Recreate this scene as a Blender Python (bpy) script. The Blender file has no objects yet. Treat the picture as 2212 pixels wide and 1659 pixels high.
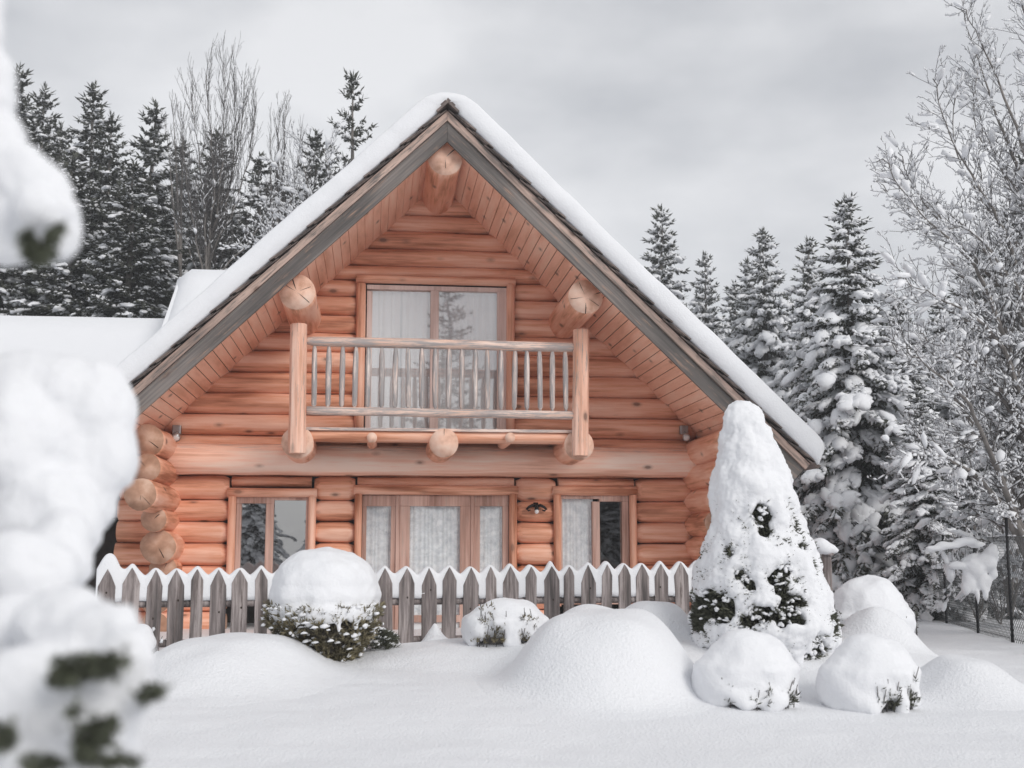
import bpy, bmesh, math, random
from math import sin, cos, tan, atan, pi, radians, sqrt, exp, floor
from mathutils import Vector, Matrix, noise

# ------------------------------------------------------------------ camera, sky, sun, exposure
SC = bpy.context.scene
COL = SC.collection
F = 2650.0; CX, CY = 1106.0, 829.5; EYE = 1.6
PITCH = atan((1190 - CY) / F)
cam = bpy.data.cameras.new('camera'); camo = bpy.data.objects.new('camera', cam); COL.objects.link(camo)
cam.sensor_width = 36; cam.lens = 36 * F / 2212.0; cam.clip_start = 0.05; cam.clip_end = 2000
camo.location = (0, 0, EYE); camo.rotation_euler = (pi / 2 + PITCH, 0, 0)
cam.dof.use_dof = True; cam.dof.focus_distance = 16.5; cam.dof.aperture_fstop = 2.0
SC.camera = camo
SC.view_settings.view_transform = 'Standard'; SC.view_settings.look = 'None'
SC.view_settings.exposure = 0.36; SC.view_settings.gamma = 1
SUN_EL, SUN_AZ = radians(30), radians(140)     # azimuth of the light measured clockwise from +Y: behind the camera, to its right
w = bpy.data.worlds.new('World'); SC.world = w; w.use_nodes = True
nt = w.node_tree; N = nt.nodes; Lk = nt.links; N.clear()
out = N.new('ShaderNodeOutputWorld'); bg = N.new('ShaderNodeBackground'); bg.inputs['Strength'].default_value = 0.1
sky = N.new('ShaderNodeTexSky'); sky.sky_type = 'NISHITA'; sky.sun_disc = False
sky.sun_elevation = SUN_EL; sky.sun_rotation = SUN_AZ
tc = N.new('ShaderNodeTexCoord'); mp = N.new('ShaderNodeMapping'); mp.inputs['Scale'].default_value = (1.3, 1.3, 2.8)
ns = N.new('ShaderNodeTexNoise'); ns.inputs['Scale'].default_value = 2.6; ns.inputs['Detail'].default_value = 5; ns.inputs['Roughness'].default_value = 0.5
cr = N.new('ShaderNodeValToRGB')
cr.color_ramp.elements[0].position = 0.36; cr.color_ramp.elements[0].color = (0.52, 0.532, 0.56, 1)
cr.color_ramp.elements[1].position = 0.64; cr.color_ramp.elements[1].color = (0.80, 0.803, 0.82, 1)
sc8 = N.new('ShaderNodeVectorMath'); sc8.operation = 'SCALE'; sc8.inputs['Scale'].default_value = 9.1
mx = N.new('ShaderNodeMix'); mx.data_type = 'RGBA'; mx.inputs[0].default_value = 0.94
Lk.new(tc.outputs['Generated'], mp.inputs['Vector']); Lk.new(mp.outputs[0], ns.inputs['Vector'])
Lk.new(ns.outputs['Fac'], cr.inputs[0]); 
sxyz = N.new('ShaderNodeSeparateXYZ'); gr = N.new('ShaderNodeMapRange'); gr.inputs[1].default_value = 0.0; gr.inputs[2].default_value = 0.55; gr.inputs[3].default_value = 1.16; gr.inputs[4].default_value = 0.90
Lk.new(tc.outputs['Generated'], sxyz.inputs[0]); Lk.new(sxyz.outputs['Z'], gr.inputs[0])
gm = N.new('ShaderNodeVectorMath'); gm.operation = 'SCALE'; Lk.new(cr.outputs[0], gm.inputs[0]); Lk.new(gr.outputs[0], gm.inputs['Scale']); Lk.new(gm.outputs[0], sc8.inputs[0])
Lk.new(sky.outputs[0], mx.inputs[6]); Lk.new(sc8.outputs[0], mx.inputs[7])
Lk.new(mx.outputs[2], bg.inputs['Color']); Lk.new(bg.outputs[0], out.inputs['Surface'])
sl = bpy.data.lights.new('sun', 'SUN'); sl.energy = 1.5; sl.angle = radians(28); sl.color = (1.0, 0.965, 0.92)
slo = bpy.data.objects.new('sun', sl); COL.objects.link(slo)
sd = Vector((sin(SUN_AZ) * cos(SUN_EL), cos(SUN_AZ) * cos(SUN_EL), sin(SUN_EL)))
slo.rotation_euler = (-sd).to_track_quat('-Z', 'Y').to_euler()

# ------------------------------------------------------------------ measuring helpers (photo measured at 2212 x 1659)
def ray(px, py):
    a = (px - CX) / F; b = (CY - py) / F
    return Vector((a, cos(PITCH) - sin(PITCH) * b, cos(PITCH) * b + sin(PITCH)))
def at(px, py, Y):
    d = ray(px, py); t = Y / d.y
    return Vector((d.x * t, Y, EYE + d.z * t))
TH = atan(302 * cos(PITCH) / F)
H0 = at(941, 1190, 17.8)
UX = Vector((cos(TH), sin(TH), 0)); UY = Vector((-sin(TH), cos(TH), 0))
def hl(px, py, yl=0.0):
    d = ray(px, py)
    t = (yl + H0.x * UY.x + H0.y * UY.y) / (d.x * UY.x + d.y * UY.y)
    v = Vector((t * d.x - H0.x, t * d.y - H0.y, 0))
    return v.dot(UX), EYE + t * d.z
def smooth(a, b, x):
    t = max(0.0, min(1.0, (x - a) / (b - a))); return t * t * (3 - 2 * t)
def nz(x, y, z=0.0): return noise.noise(Vector((x, y, z)))

# ------------------------------------------------------------------ object helpers
def tag(o, label=None, cat=None, group=None, kind=None):
    if label: o['label'] = label
    if cat: o['category'] = cat
    if group: o['group'] = group
    if kind: o['kind'] = kind
    return o
def empty(name, loc=(0, 0, 0), rz=0.0, parent=None):
    o = bpy.data.objects.new(name, None); COL.objects.link(o); o.location = loc; o.rotation_euler = (0, 0, rz)
    o.empty_display_size = 0.2
    if parent: o.parent = parent
    return o
class MB:
    def __init__(s): s.v = []; s.f = []; s.m = []
    def add(s, vs, fs, m=0):
        b = len(s.v); s.v.extend([tuple(q) for q in vs])
        for f in fs: s.f.append(tuple(b + i for i in f)); s.m.append(m)
    def box(s, x0, x1, y0, y1, z0, z1, m=0):
        if x0 > x1: x0, x1 = x1, x0
        if z0 > z1: z0, z1 = z1, z0
        if y0 > y1: y0, y1 = y1, y0
        s.add([(x0,y0,z0),(x1,y0,z0),(x1,y1,z0),(x0,y1,z0),(x0,y0,z1),(x1,y0,z1),(x1,y1,z1),(x0,y1,z1)],
              [(0,3,2,1),(4,5,6,7),(0,1,5,4),(1,2,6,5),(2,3,7,6),(3,0,4,7)], m)
    def tube(s, pts, rads, n=6, m=0, cap=True, capm=None, ell=None, seed=0, rough=0.0):
        pts = [Vector(p) for p in pts]; k = len(pts); b = len(s.v)
        t0 = (pts[1] - pts[0]).normalized()
        up = Vector((0, 0, 1)) if abs(t0.z) < 0.9 else Vector((0, 1, 0))
        for i, p in enumerate(pts):
            t = (pts[min(i + 1, k - 1)] - pts[max(i - 1, 0)]).normalized()
            a = t.cross(up)
            if a.length < 1e-4: a = t.orthogonal()
            a.normalize(); c = a.cross(t).normalized()
            r = rads[i] if hasattr(rads, '__len__') else rads
            ra, rc = (r, r) if ell is None else (r * ell[0], r * ell[1])
            for j in range(n):
                th = 2 * pi * j / n
                q = 1.0
                if rough: q = 1 + rough * noise.noise(Vector((i * 0.35 + seed * 7.3, cos(th) * 0.9, sin(th) * 0.9)))
                s.v.append(tuple(p + a * (cos(th) * ra * q) + c * (sin(th) * rc * q)))
        for i in range(k - 1):
            for j in range(n):
                j2 = (j + 1) % n
                s.f.append((b + i*n + j, b + i*n + j2, b + (i+1)*n + j2, b + (i+1)*n + j)); s.m.append(m)
        if cap:
            cm = m if capm is None else capm
            s.f.append(tuple(b + j for j in range(n))[::-1]); s.m.append(cm)
            s.f.append(tuple(b + (k-1)*n + j for j in range(n))); s.m.append(cm)
    def build(s, name, mats, parent=None, smooth_=False, loc=None, rot=None, bevel=0, fixn=False):
        me = bpy.data.meshes.new(name); me.from_pydata(s.v, [], s.f)
        if not isinstance(mats, (list, tuple)): mats = [mats]
        for m in mats: me.materials.append(m)
        me.polygons.foreach_set('material_index', s.m)
        if smooth_: me.polygons.foreach_set('use_smooth', [True] * len(me.polygons))
        me.update()
        if fixn:
            bm = bmesh.new(); bm.from_mesh(me); bmesh.ops.recalc_face_normals(bm, faces=bm.faces[:]); bm.to_mesh(me); bm.free()
        o = bpy.data.objects.new(name, me); COL.objects.link(o)
        if parent: o.parent = parent
        if loc: o.location = loc
        if rot: o.rotation_euler = rot
        if bevel:
            b = o.modifiers.new('bevel', 'BEVEL'); b.width = bevel; b.segments = 2; b.limit_method = 'ANGLE'
        return o
def ico(sub):
    bm = bmesh.new(); bmesh.ops.create_icosphere(bm, subdivisions=sub, radius=1.0)
    v = [x.co.copy() for x in bm.verts]; f = [tuple(y.index for y in x.verts) for x in bm.faces]; bm.free(); return v, f
ICO1, ICO2 = ico(1), ico(2)
def snow_blobs(name, blobs, vox, mat, parent=None, it=6, disp=0.0, dscale=5.0, fine=0.0, floor_z=None):
    """union of ellipsoids (centre, radii) fused by a voxel remesh and softened"""
    mb = MB()
    for c, r in blobs:
        c = Vector(c)
        mb.add([c + Vector((v.x * r[0], v.y * r[1], v.z * r[2])) for v in ICO2[0]], ICO2[1])
    o = mb.build(name, mat, parent, True)
    rm = o.modifiers.new('r', 'REMESH'); rm.mode = 'VOXEL'; rm.voxel_size = vox
    if it:
        sm = o.modifiers.new('s', 'SMOOTH'); sm.factor = 0.6; sm.iterations = it
    bpy.context.view_layer.update()
    dg = bpy.context.evaluated_depsgraph_get()
    me = bpy.data.meshes.new_from_object(o.evaluated_get(dg)); o.modifiers.clear(); o.data = me
    if disp or fine:
        nn = [v.normal.copy() for v in me.vertices]
        for v, n in zip(me.vertices, nn):
            d = disp * noise.noise(v.co * dscale)
            if fine: d += fine * noise.noise(v.co * dscale * 5)
            v.co += n * d
    if not me.materials: me.materials.append(mat)
    me.polygons.foreach_set('use_smooth', [True] * len(me.polygons)); me.update()
    return o

# ------------------------------------------------------------------ materials
def newmat(name):
    m = bpy.data.materials.new(name); m.use_nodes = True; t = m.node_tree
    return m, t.nodes, t.links, t.nodes['Principled BSDF']
def nn(N, kind, **kw):
    n = N.new(kind)
    for k, v in kw.items():
        if k in n.inputs: n.inputs[k].default_value = v
        else: setattr(n, k, v)
    return n
def ramp(N, stops):
    r = N.new('ShaderNodeValToRGB'); e = r.color_ramp.elements
    while len(e) < len(stops): e.new(0.5)
    for el, (p, c) in zip(e, stops): el.position = p; el.color = (c[0], c[1], c[2], 1)
    return r
def snow_mat(name, grain=40.0, bump=0.25, soft=3.0, col=(0.79, 0.80, 0.825), dist=0.02):
    m, N, L, b = newmat(name)
    b.inputs['Base Color'].default_value = (*col, 1); b.inputs['Roughness'].default_value = 0.75
    b.inputs['Specular IOR Level'].default_value = 0.25
    g = nn(N, 'ShaderNodeNewGeometry'); t = nn(N, 'ShaderNodeTexCoord')
    a = nn(N, 'ShaderNodeTexNoise', Scale=grain, Detail=4.0); c = nn(N, 'ShaderNodeTexNoise', Scale=soft, Detail=5.0)
    L.new(g.outputs['Position'], a.inputs['Vector']); L.new(g.outputs['Position'], c.inputs['Vector'])
    ad = nn(N, 'ShaderNodeMath', operation='ADD'); ml = nn(N, 'ShaderNodeMath', operation='MULTIPLY'); ml.inputs[1].default_value = 2.5
    L.new(c.outputs['Fac'], ml.inputs[0]); L.new(ml.outputs[0], ad.inputs[0]); L.new(a.outputs['Fac'], ad.inputs[1])
    bp = nn(N, 'ShaderNodeBump', Strength=bump, Distance=dist); L.new(ad.outputs[0], bp.inputs['Height']); L.new(bp.outputs[0], b.inputs['Normal'])
    return m
SNOW = snow_mat('snow', 45, 0.35, 4.0, dist=0.015)
SNOWG = snow_mat('snow_ground', 42, 0.5, 2.2, dist=0.03)
SNOWT = snow_mat('snow_on_twigs', 30, 0.2, 6.0, dist=0.01)

def wood(name, axis='X', dark=(0.40, 0.145, 0.07), mid=(0.78, 0.375, 0.235), light=(0.92, 0.57, 0.43), stretch=0.9, fine=16.0,
         knots=0.5, weather=0.0, wcol=(0.30, 0.25, 0.22), topw=False, bump=0.25, rough=0.6, rowz=3.4, wscale=1.0, darkw=None):
    m, N, L, b = newmat(name)
    t = nn(N, 'ShaderNodeTexCoord')
    def mapped(sc):
        q = nn(N, 'ShaderNodeMapping')
        q.inputs['Scale'].default_value = sc; L.new(t.outputs['Object'], q.inputs['Vector']); return q
    def ax(a, c): return {'X': (a, c, c), 'Y': (c, a, c), 'Z': (c, c, a)}[axis]
    grain = nn(N, 'ShaderNodeTexNoise', Scale=1.0, Detail=6.0, Roughness=0.65); L.new(mapped(ax(stretch, fine)).outputs[0], grain.inputs['Vector'])
    blot = nn(N, 'ShaderNodeTexNoise', Scale=1.0, Detail=3.0); L.new(mapped(ax(0.55, rowz)).outputs[0], blot.inputs['Vector'])
    mixv = nn(N, 'ShaderNodeMath', operation='MULTIPLY_ADD'); mixv.inputs[1].default_value = 0.46
    h = nn(N, 'ShaderNodeMath', operation='MULTIPLY'); h.inputs[1].default_value = 0.60
    L.new(blot.outputs['Fac'], h.inputs[0]); L.new(grain.outputs['Fac'], mixv.inputs[0]); L.new(h.outputs[0], mixv.inputs[2])
    r = ramp(N, [(0.40, dark), (0.52, mid), (0.64, light)]); L.new(mixv.outputs[0], r.inputs[0])
    colr = r.outputs[0]
    if knots:
        vo = nn(N, 'ShaderNodeTexVoronoi', Scale=1.0); vo.inputs['Randomness'].default_value = 1.0
        L.new(mapped(ax(1.9, 3.6)).outputs[0], vo.inputs['Vector'])
        kr = ramp(N, [(0.075, (1, 1, 1)), (0.12, (0.35, 0.35, 0.35)), (0.20, (0, 0, 0))]); L.new(vo.outputs['Distance'], kr.inputs[0])
        km = nn(N, 'ShaderNodeMath', operation='MULTIPLY'); km.inputs[1].default_value = min(1, knots * 1.5); L.new(kr.outputs[0], km.inputs[0])
        mk = nn(N, 'ShaderNodeMix', data_type='RGBA'); L.new(km.outputs[0], mk.inputs[0]); L.new(colr, mk.inputs[6]); mk.inputs[7].default_value = (0.09, 0.045, 0.03, 1)
        colr = mk.outputs[2]
    if weather:
        wn = nn(N, 'ShaderNodeTexNoise', Scale=1.0, Detail=7.0, Roughness=0.72); L.new(mapped(ax(2.2 * wscale, 26 * wscale)).outputs[0], wn.inputs['Vector'])
        wr = ramp(N, [(0.62 - 0.25 * weather, (0, 0, 0)), (0.74 - 0.22 * weather, (1, 1, 1))]); L.new(wn.outputs['Fac'], wr.inputs[0])
        fac = wr.outputs[0]
        if topw:
            g = nn(N, 'ShaderNodeNewGeometry'); sx = nn(N, 'ShaderNodeSeparateXYZ'); L.new(g.outputs['Normal'], sx.inputs[0])
            tr = ramp(N, [(0.30, (0, 0, 0)), (0.80, (1, 1, 1))]); L.new(sx.outputs['Z'], tr.inputs[0])
            mm = nn(N, 'ShaderNodeMath', operation='MULTIPLY'); L.new(fac, mm.inputs[0]); L.new(tr.outputs[0], mm.inputs[1]); fac = mm.outputs[0]
        wm = nn(N, 'ShaderNodeMix', data_type='RGBA'); L.new(fac, wm.inputs[0]); L.new(colr, wm.inputs[6]); wm.inputs[7].default_value = (*wcol, 1)
        colr = wm.outputs[2]
    L.new(colr, b.inputs['Base Color']); b.inputs['Roughness'].default_value = rough
    bp = nn(N, 'ShaderNodeBump', Strength=bump, Distance=0.01); L.new(grain.outputs['Fac'], bp.inputs['Height']); L.new(bp.outputs[0], b.inputs['Normal'])
    return m
LOGX = wood('log_stain', 'X')
LOGY = wood('log_stain_side', 'Y')
POSTZ = wood('post_wood', 'Z', weather=0.35, wcol=(0.33, 0.27, 0.24), dark=(0.64, 0.33, 0.22), mid=(0.86, 0.52, 0.39), light=(0.93, 0.66, 0.54))
TRIMZ = wood('trim_upright', 'Z', knots=0.35, mid=(0.82, 0.42, 0.28))
TRIMX = wood('trim_level', 'X', knots=0.35, mid=(0.82, 0.42, 0.28))
BEAMW = wood('beam_wood', 'X', weather=0.5, topw=True, dark=(0.66, 0.34, 0.22), mid=(0.94, 0.58, 0.44), light=(0.97, 0.76, 0.64), wcol=(0.60, 0.45, 0.40))
RAILW = wood('rail_wood', 'X', weather=0.8, fine=30, wcol=(0.38, 0.34, 0.33), dark=(0.62, 0.40, 0.31), mid=(0.80, 0.56, 0.45), light=(0.88, 0.70, 0.61), knots=0.2)
BALW = wood('baluster_wood', 'Z', weather=0.95, wcol=(0.34, 0.32, 0.32), mid=(0.72, 0.58, 0.52), light=(0.82, 0.72, 0.66), dark=(0.52, 0.38, 0.32), knots=0, fine=40, stretch=3)
SOFW = wood('soffit_boards', 'Y', dark=(0.72, 0.38, 0.25), mid=(0.90, 0.52, 0.375), light=(0.95, 0.63, 0.48), fine=9, knots=0.45, bump=0.1)
SASHZ = wood('sash_wood', 'Z', dark=(0.30, 0.16, 0.12), mid=(0.50, 0.30, 0.24), light=(0.66, 0.45, 0.38), knots=0, fine=30, weather=0.3, wcol=(0.45, 0.33, 0.28))
SASHL = wood('pale_sash_wood', 'Z', dark=(0.52, 0.38, 0.34), mid=(0.68, 0.52, 0.47), light=(0.78, 0.64, 0.60), knots=0, fine=30)
GREYB = wood('weathered_fascia', 'X', dark=(0.055, 0.048, 0.045), mid=(0.118, 0.103, 0.096), light=(0.22, 0.19, 0.175), fine=34, stretch=0.7, knots=0.3, weather=0.25, wcol=(0.34, 0.21, 0.15), bump=0.5)
BROWNB = wood('bare_fascia', 'X', dark=(0.18, 0.13, 0.11), mid=(0.42, 0.30, 0.25), light=(0.58, 0.42, 0.35), fine=34, stretch=0.7, knots=0.5, weather=0.5, wcol=(0.10, 0.09, 0.085), bump=0.5)
SHING = wood('shingle_wood', 'Y', dark=(0.05, 0.042, 0.04), mid=(0.11, 0.085, 0.078), light=(0.22, 0.17, 0.15), knots=0, fine=20)
PICK = wood('picket_wood', 'Z', dark=(0.06, 0.05, 0.048), mid=(0.19, 0.16, 0.155), light=(0.40, 0.35, 0.34), fine=42, stretch=2.2, knots=0.0, weather=0.35, wcol=(0.10, 0.075, 0.068), bump=0.7, rowz=8)
def endgrain(name, c1, c2, c3):
    m, N, L, b = newmat(name); t = nn(N, 'ShaderNodeTexCoord')
    n1 = nn(N, 'ShaderNodeTexNoise', Scale=5.0, Detail=6.0); L.new(t.outputs['Object'], n1.inputs['Vector'])
    r = ramp(N, [(0.35, c1), (0.52, c2), (0.68, c3)]); L.new(n1.outputs['Fac'], r.inputs[0]); L.new(r.outputs[0], b.inputs['Base Color'])
    b.inputs['Roughness'].default_value = 0.8
    n2 = nn(N, 'ShaderNodeTexNoise', Scale=60.0, Detail=3.0); L.new(t.outputs['Object'], n2.inputs['Vector'])
    bp = nn(N, 'ShaderNodeBump', Strength=0.3, Distance=0.01); L.new(n2.outputs['Fac'], bp.inputs['Height']); L.new(bp.outputs[0], b.inputs['Normal'])
    return m
ENDG = endgrain('end_grain', (0.58, 0.32, 0.22), (0.84, 0.54, 0.41), (0.90, 0.66, 0.54))
ENDD = endgrain('end_grain_stained', (0.36, 0.19, 0.12), (0.52, 0.30, 0.205), (0.66, 0.44, 0.33))
def plain(name, col, rough=0.6, metal=0.0, var=0.0, vs=6.0):
    m, N, L, b = newmat(name); b.inputs['Base Color'].default_value = (*col, 1); b.inputs['Roughness'].default_value = rough; b.inputs['Metallic'].default_value = metal
    if var:
        t = nn(N, 'ShaderNodeTexCoord'); n1 = nn(N, 'ShaderNodeTexNoise', Scale=vs, Detail=5.0); L.new(t.outputs['Object'], n1.inputs['Vector'])
        r = ramp(N, [(0.3, tuple(c * (1 - var) for c in col)), (0.7, tuple(min(1, c * (1 + var)) for c in col))]); L.new(n1.outputs['Fac'], r.inputs[0]); L.new(r.outputs[0], b.inputs['Base Color'])
    return m
CRACK = plain('crack', (0.03, 0.018, 0.012), 0.9, var=0.2)
NEED = plain('spruce_needles', (0.062, 0.066, 0.052), 0.7, var=0.55, vs=1.3)
NEEDW = plain('shrub_foliage', (0.17, 0.145, 0.085), 0.7, var=0.6, vs=9)
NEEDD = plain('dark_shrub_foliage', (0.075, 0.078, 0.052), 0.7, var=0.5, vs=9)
BARK = plain('bark', (0.17, 0.155, 0.145), 0.9, var=0.4, vs=5)
TWIG = plain('twig_bark', (0.10, 0.093, 0.092), 0.9, var=0.35, vs=3)
BLACKM = plain('black_metal', (0.02, 0.02, 0.022), 0.4, 0.6, var=0.2)
GREYM = plain('grey_metal', (0.35, 0.36, 0.37), 0.35, 0.8, var=0.2)
WIREM = plain('fence_wire', (0.10, 0.105, 0.105), 0.5, 0.5, var=0.2)
DARKW = plain('dark_boards', (0.045, 0.035, 0.03), 0.8, var=0.4)
INTER = plain('interior', (0.10, 0.095, 0.09), 0.9, var=0.3)
WHITEP = plain('white_panel', (0.72, 0.73, 0.74), 0.5, var=0.06)
def curtain_mat(name, lace):
    m, N, L, b = newmat(name); b.inputs['Roughness'].default_value = 0.9
    t = nn(N, 'ShaderNodeTexCoord'); n1 = nn(N, 'ShaderNodeTexNoise', Scale=10.0 if lace else 3.0, Detail=8.0, Roughness=0.7); L.new(t.outputs['Object'], n1.inputs['Vector'])
    r = ramp(N, [(0.35, (0.66, 0.69, 0.72) if lace else (0.88, 0.89, 0.91)), (0.62, (0.95, 0.96, 0.97))]); L.new(n1.outputs['Fac'], r.inputs[0]); L.new(r.outputs[0], b.inputs['Base Color'])
    return m
CURT = curtain_mat('curtain_cloth', False); LACE = curtain_mat('lace_cloth', True)
def glass_mat(name, refl):
    m = bpy.data.materials.new(name); m.use_nodes = True; N = m.node_tree.nodes; L = m.node_tree.links; N.clear()
    o = N.new('ShaderNodeOutputMaterial'); a = N.new('ShaderNodeBsdfTransparent'); a.inputs[0].default_value = (0.985, 0.992, 0.995, 1)
    g = N.new('ShaderNodeBsdfGlossy'); g.inputs['Roughness'].default_value = 0.004; mx = N.new('ShaderNodeMixShader')
    f = N.new('ShaderNodeFresnel'); f.inputs[0].default_value = 1.5; ad = N.new('ShaderNodeMath'); ad.operation = 'ADD'; ad.inputs[1].default_value = refl; ad.use_clamp = True
    t = N.new('ShaderNodeTexCoord'); n1 = N.new('ShaderNodeTexNoise'); n1.inputs['Scale'].default_value = 1.3; L.new(t.outputs['Object'], n1.inputs['Vector'])
    bp = N.new('ShaderNodeBump'); bp.inputs['Strength'].default_value = 0.05; bp.inputs['Distance'].default_value = 0.02; L.new(n1.outputs['Fac'], bp.inputs['Height']); L.new(bp.outputs[0], g.inputs['Normal'])
    L.new(f.outputs[0], ad.inputs[0]); ge = N.new('ShaderNodeNewGeometry'); iv = N.new('ShaderNodeMath'); iv.operation = 'SUBTRACT'; iv.inputs[0].default_value = 1.0; L.new(ge.outputs['Backfacing'], iv.inputs[1]); mu = N.new('ShaderNodeMath'); mu.operation = 'MULTIPLY'; L.new(ad.outputs[0], mu.inputs[0]); L.new(iv.outputs[0], mu.inputs[1]); L.new(mu.outputs[0], mx.inputs[0]); L.new(a.outputs[0], mx.inputs[1]); L.new(g.outputs[0], mx.inputs[2]); L.new(mx.outputs[0], o.inputs[0])
    return m
GLASS = glass_mat('window_glass', 0.42); GLASSL = glass_mat('lace_backed_glass', 0.09); GLASSU = glass_mat('upper_glass', 0.27)

# ------------------------------------------------------------------ ground
def ground(x, y):
    h = 0.17 + 0.33 * smooth(7.2, 12.6, y)
    h -= 0.10 * smooth(2.5, 6.0, x) * smooth(8, 14, y)
    h += 0.07 * nz(x * 0.35, y * 0.35, 2.1) + (0.03 * nz(x * 0.9, y * 1.3, 5.0) + 0.012 * nz(x * 2.6, y * 3.0, 15.0)) * (1 - smooth(22, 30, y))
    h += 0.010 * nz(x * 1.2, y * 5.0, 9.0) * smooth(3, 6, y) * (1 - smooth(12, 14, y))
    if y > 26: h += 0.02 * (y - 26)
    r = max(0.0, 1 - ((x - 1.3) / 3.8) ** 2 - ((y - 12.8) / (1.4 if y < 12.8 else 1.0)) ** 2)
    h += 0.24 * smooth(0, 1, r)
    return h
def frange(a, b, s):
    n = max(1, int(round((b - a) / s))); return [a + (b - a) * i / n for i in range(n + 1)]
xs = frange(-220, -40, 20) + frange(-40, -9, 1.6)[1:] + frange(-9, 9, 0.085)[1:] + frange(9, 40, 1.6)[1:] + frange(40, 220, 20)[1:]
ys = frange(-90, -8, 5) + frange(-8, 3, 0.6)[1:] + frange(3, 15.5, 0.085)[1:] + frange(15.5, 26, 0.5)[1:] + frange(26, 60, 2)[1:] + frange(60, 400, 20)[1:]
mb = MB(); nx = len(xs)
for y in ys:
    for x in xs: mb.v.append((x, y, ground(x, y)))
for j in range(len(ys) - 1):
    for i in range(nx - 1):
        a = j * nx + i; mb.f.append((a, a + 1, a + nx + 1, a + nx)); mb.m.append(0)
tag(mb.build('snowy_ground', SNOWG, None, True), kind='structure')

# ------------------------------------------------------------------ the cabin
cab = empty('log_cabin', (H0.x, H0.y, 0), TH)
tag(cab, 'orange log cabin with steep snow-covered gable roof and front balcony', 'cabin')
SLP = 0.965; ANG = atan(SLP); AP = 7.03; YF = -2.1
rnd = random.Random(5)
def log(mb, p0, p1, r, ell=(1, 1), n=18, seed=0, t0=0.0, t1=0.0, capm=1, step=0.22, rough=0.09, m=0):
    p0, p1 = Vector(p0), Vector(p1); L = (p1 - p0).length; k = max(2, int(L / step)); ts = [i / k for i in range(k + 1)]
    if t0: ts = [0, 0.02 / L * 1, 0.09 / L] + [t for t in ts if t * L > 0.14]
    if t1: ts = [t for t in ts if (1 - t) * L > 0.14] + [1 - 0.09 / L, 1 - 0.02 / L, 1]
    pts = []; rs = []
    for t in ts:
        p = p0.lerp(p1, t); s = t * L
        q = r * (1 + 0.035 * nz(s * 0.8, seed * 3.7) + 0.012 * nz(s * 3, seed * 1.7))
        if t0 and s < 0.10: q *= 1 - t0 * (1 - s / 0.10)
        if t1 and (L - s) < 0.10: q *= 1 - t1 * (1 - (L - s) / 0.10)
        pts.append(p + Vector((0, 0.01 * nz(s * .7, seed, 4), 0.008 * nz(s * .9, seed, 8)))); rs.append(q)
    mb.tube(pts, rs, n, m, True, capm, ell, seed, rough)

rows_px = [412, 455, 491, 530, 567, 600, 636, 677, 717, 757, 803, 849, 895, 941, 985, 1028, 1080, 1126, 1173, 1222, 1271, 1320, 1370, 1420]
rz = [hl(720, y, -0.1)[1] for y in rows_px]
mb = MB()
def opening(a, b, c, d, yl=-0.14):
    x0, z1 = hl(a, b, yl); x1, _ = hl(c, b, yl); _, z0 = hl((a + c) / 2, d, yl); return x0, x1, z0, z1
UPW = (-1.175, 1.16, 3.25, 5.65)
for i in range(len(rz) - 1):
    zt, zb = rz[i], rz[i + 1]; zc = (zt + zb) / 2; r = (zt - zb) / 2 * 1.015
    if zb > 3.0:
        xl = (AP - zb) / SLP + 0.02; segs = [(-xl, xl)]
        xl = min(xl, 3.85); segs = [(-xl, xl)]
        if zt < UPW[3] + 0.05: segs = [(-xl, UPW[0] + 0.06), (UPW[1] - 0.06, xl)]
    elif zb > 2.6: segs = [(-3.8, 3.8)]
    else:
        ext = 4.42 + 0.06 * rnd.uniform(-1, 1)
        segs = [(-ext, -2.93), (-1.74, -1.16), (1.16, 1.74), (2.93, 3.85)]
    for k, (a, b) in enumerate(segs):
        lo = len(segs) > 2
        log(mb, (a, 0.07, zc), (b, 0.07, zc), r, (1.15, 1.0), 22, i * 5 + k, t0=0.22 if (lo and k > 0) else 0.0, t1=0.22 if (lo and k < 3) else 0.0)
    if len(segs) == 4:   # log pieces carried over the openings
        pass
# cut-down log pieces above the lower windows and the door
zt = hl(720, 1030, -0.1)[1]; zb = hl(720, 1052, -0.1)[1]
for a, b in ((-2.9, -1.78), (-1.13, 1.13), (1.78, 2.9)):
    log(mb, (a, 0.04, (zt + zb) / 2), (b, 0.04, (zt + zb) / 2), (zt - zb) / 2 * 1.1, (1.5, 1.0), 16, int(a * 9))
mb.build('log_wall', [LOGX, ENDD], cab, True)
# solid backing so no light shows between the rows, then side and back walls
mb = MB()
mb.box(-3.7, -3.0, 0.10, 0.16, 0.2, 3.0); mb.box(-1.74, -1.16, 0.10, 0.16, 0.2, 2.6); mb.box(1.16, 1.74, 0.10, 0.16, 0.2, 2.6); mb.box(3.0, 3.7, 0.10, 0.16, 0.2, 3.0)
mb.box(-3.0, 3.0, 0.10, 0.16, 2.6, 3.25)
mb.add([(-3.7,0.13,3.25),(-1.16,0.13,3.25),(-1.16,0.13,5.85),(-3.7,0.13,3.45)],[(0,1,2,3)]); mb.add([(3.7,0.13,3.25),(1.16,0.13,3.25),(1.16,0.13,5.85),(3.7,0.13,3.45)],[(0,3,2,1)])
mb.add([(-1.4,0.13,5.6),(1.4,0.13,5.6),(0,0.13,7.0)],[(0,1,2)])
mb.box(-3.7, 3.7, 0.6, 8.0, 2.68, 2.72); mb.box(-3.7, 3.7, 0.2, 8.0, 0.22, 0.28)
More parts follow.
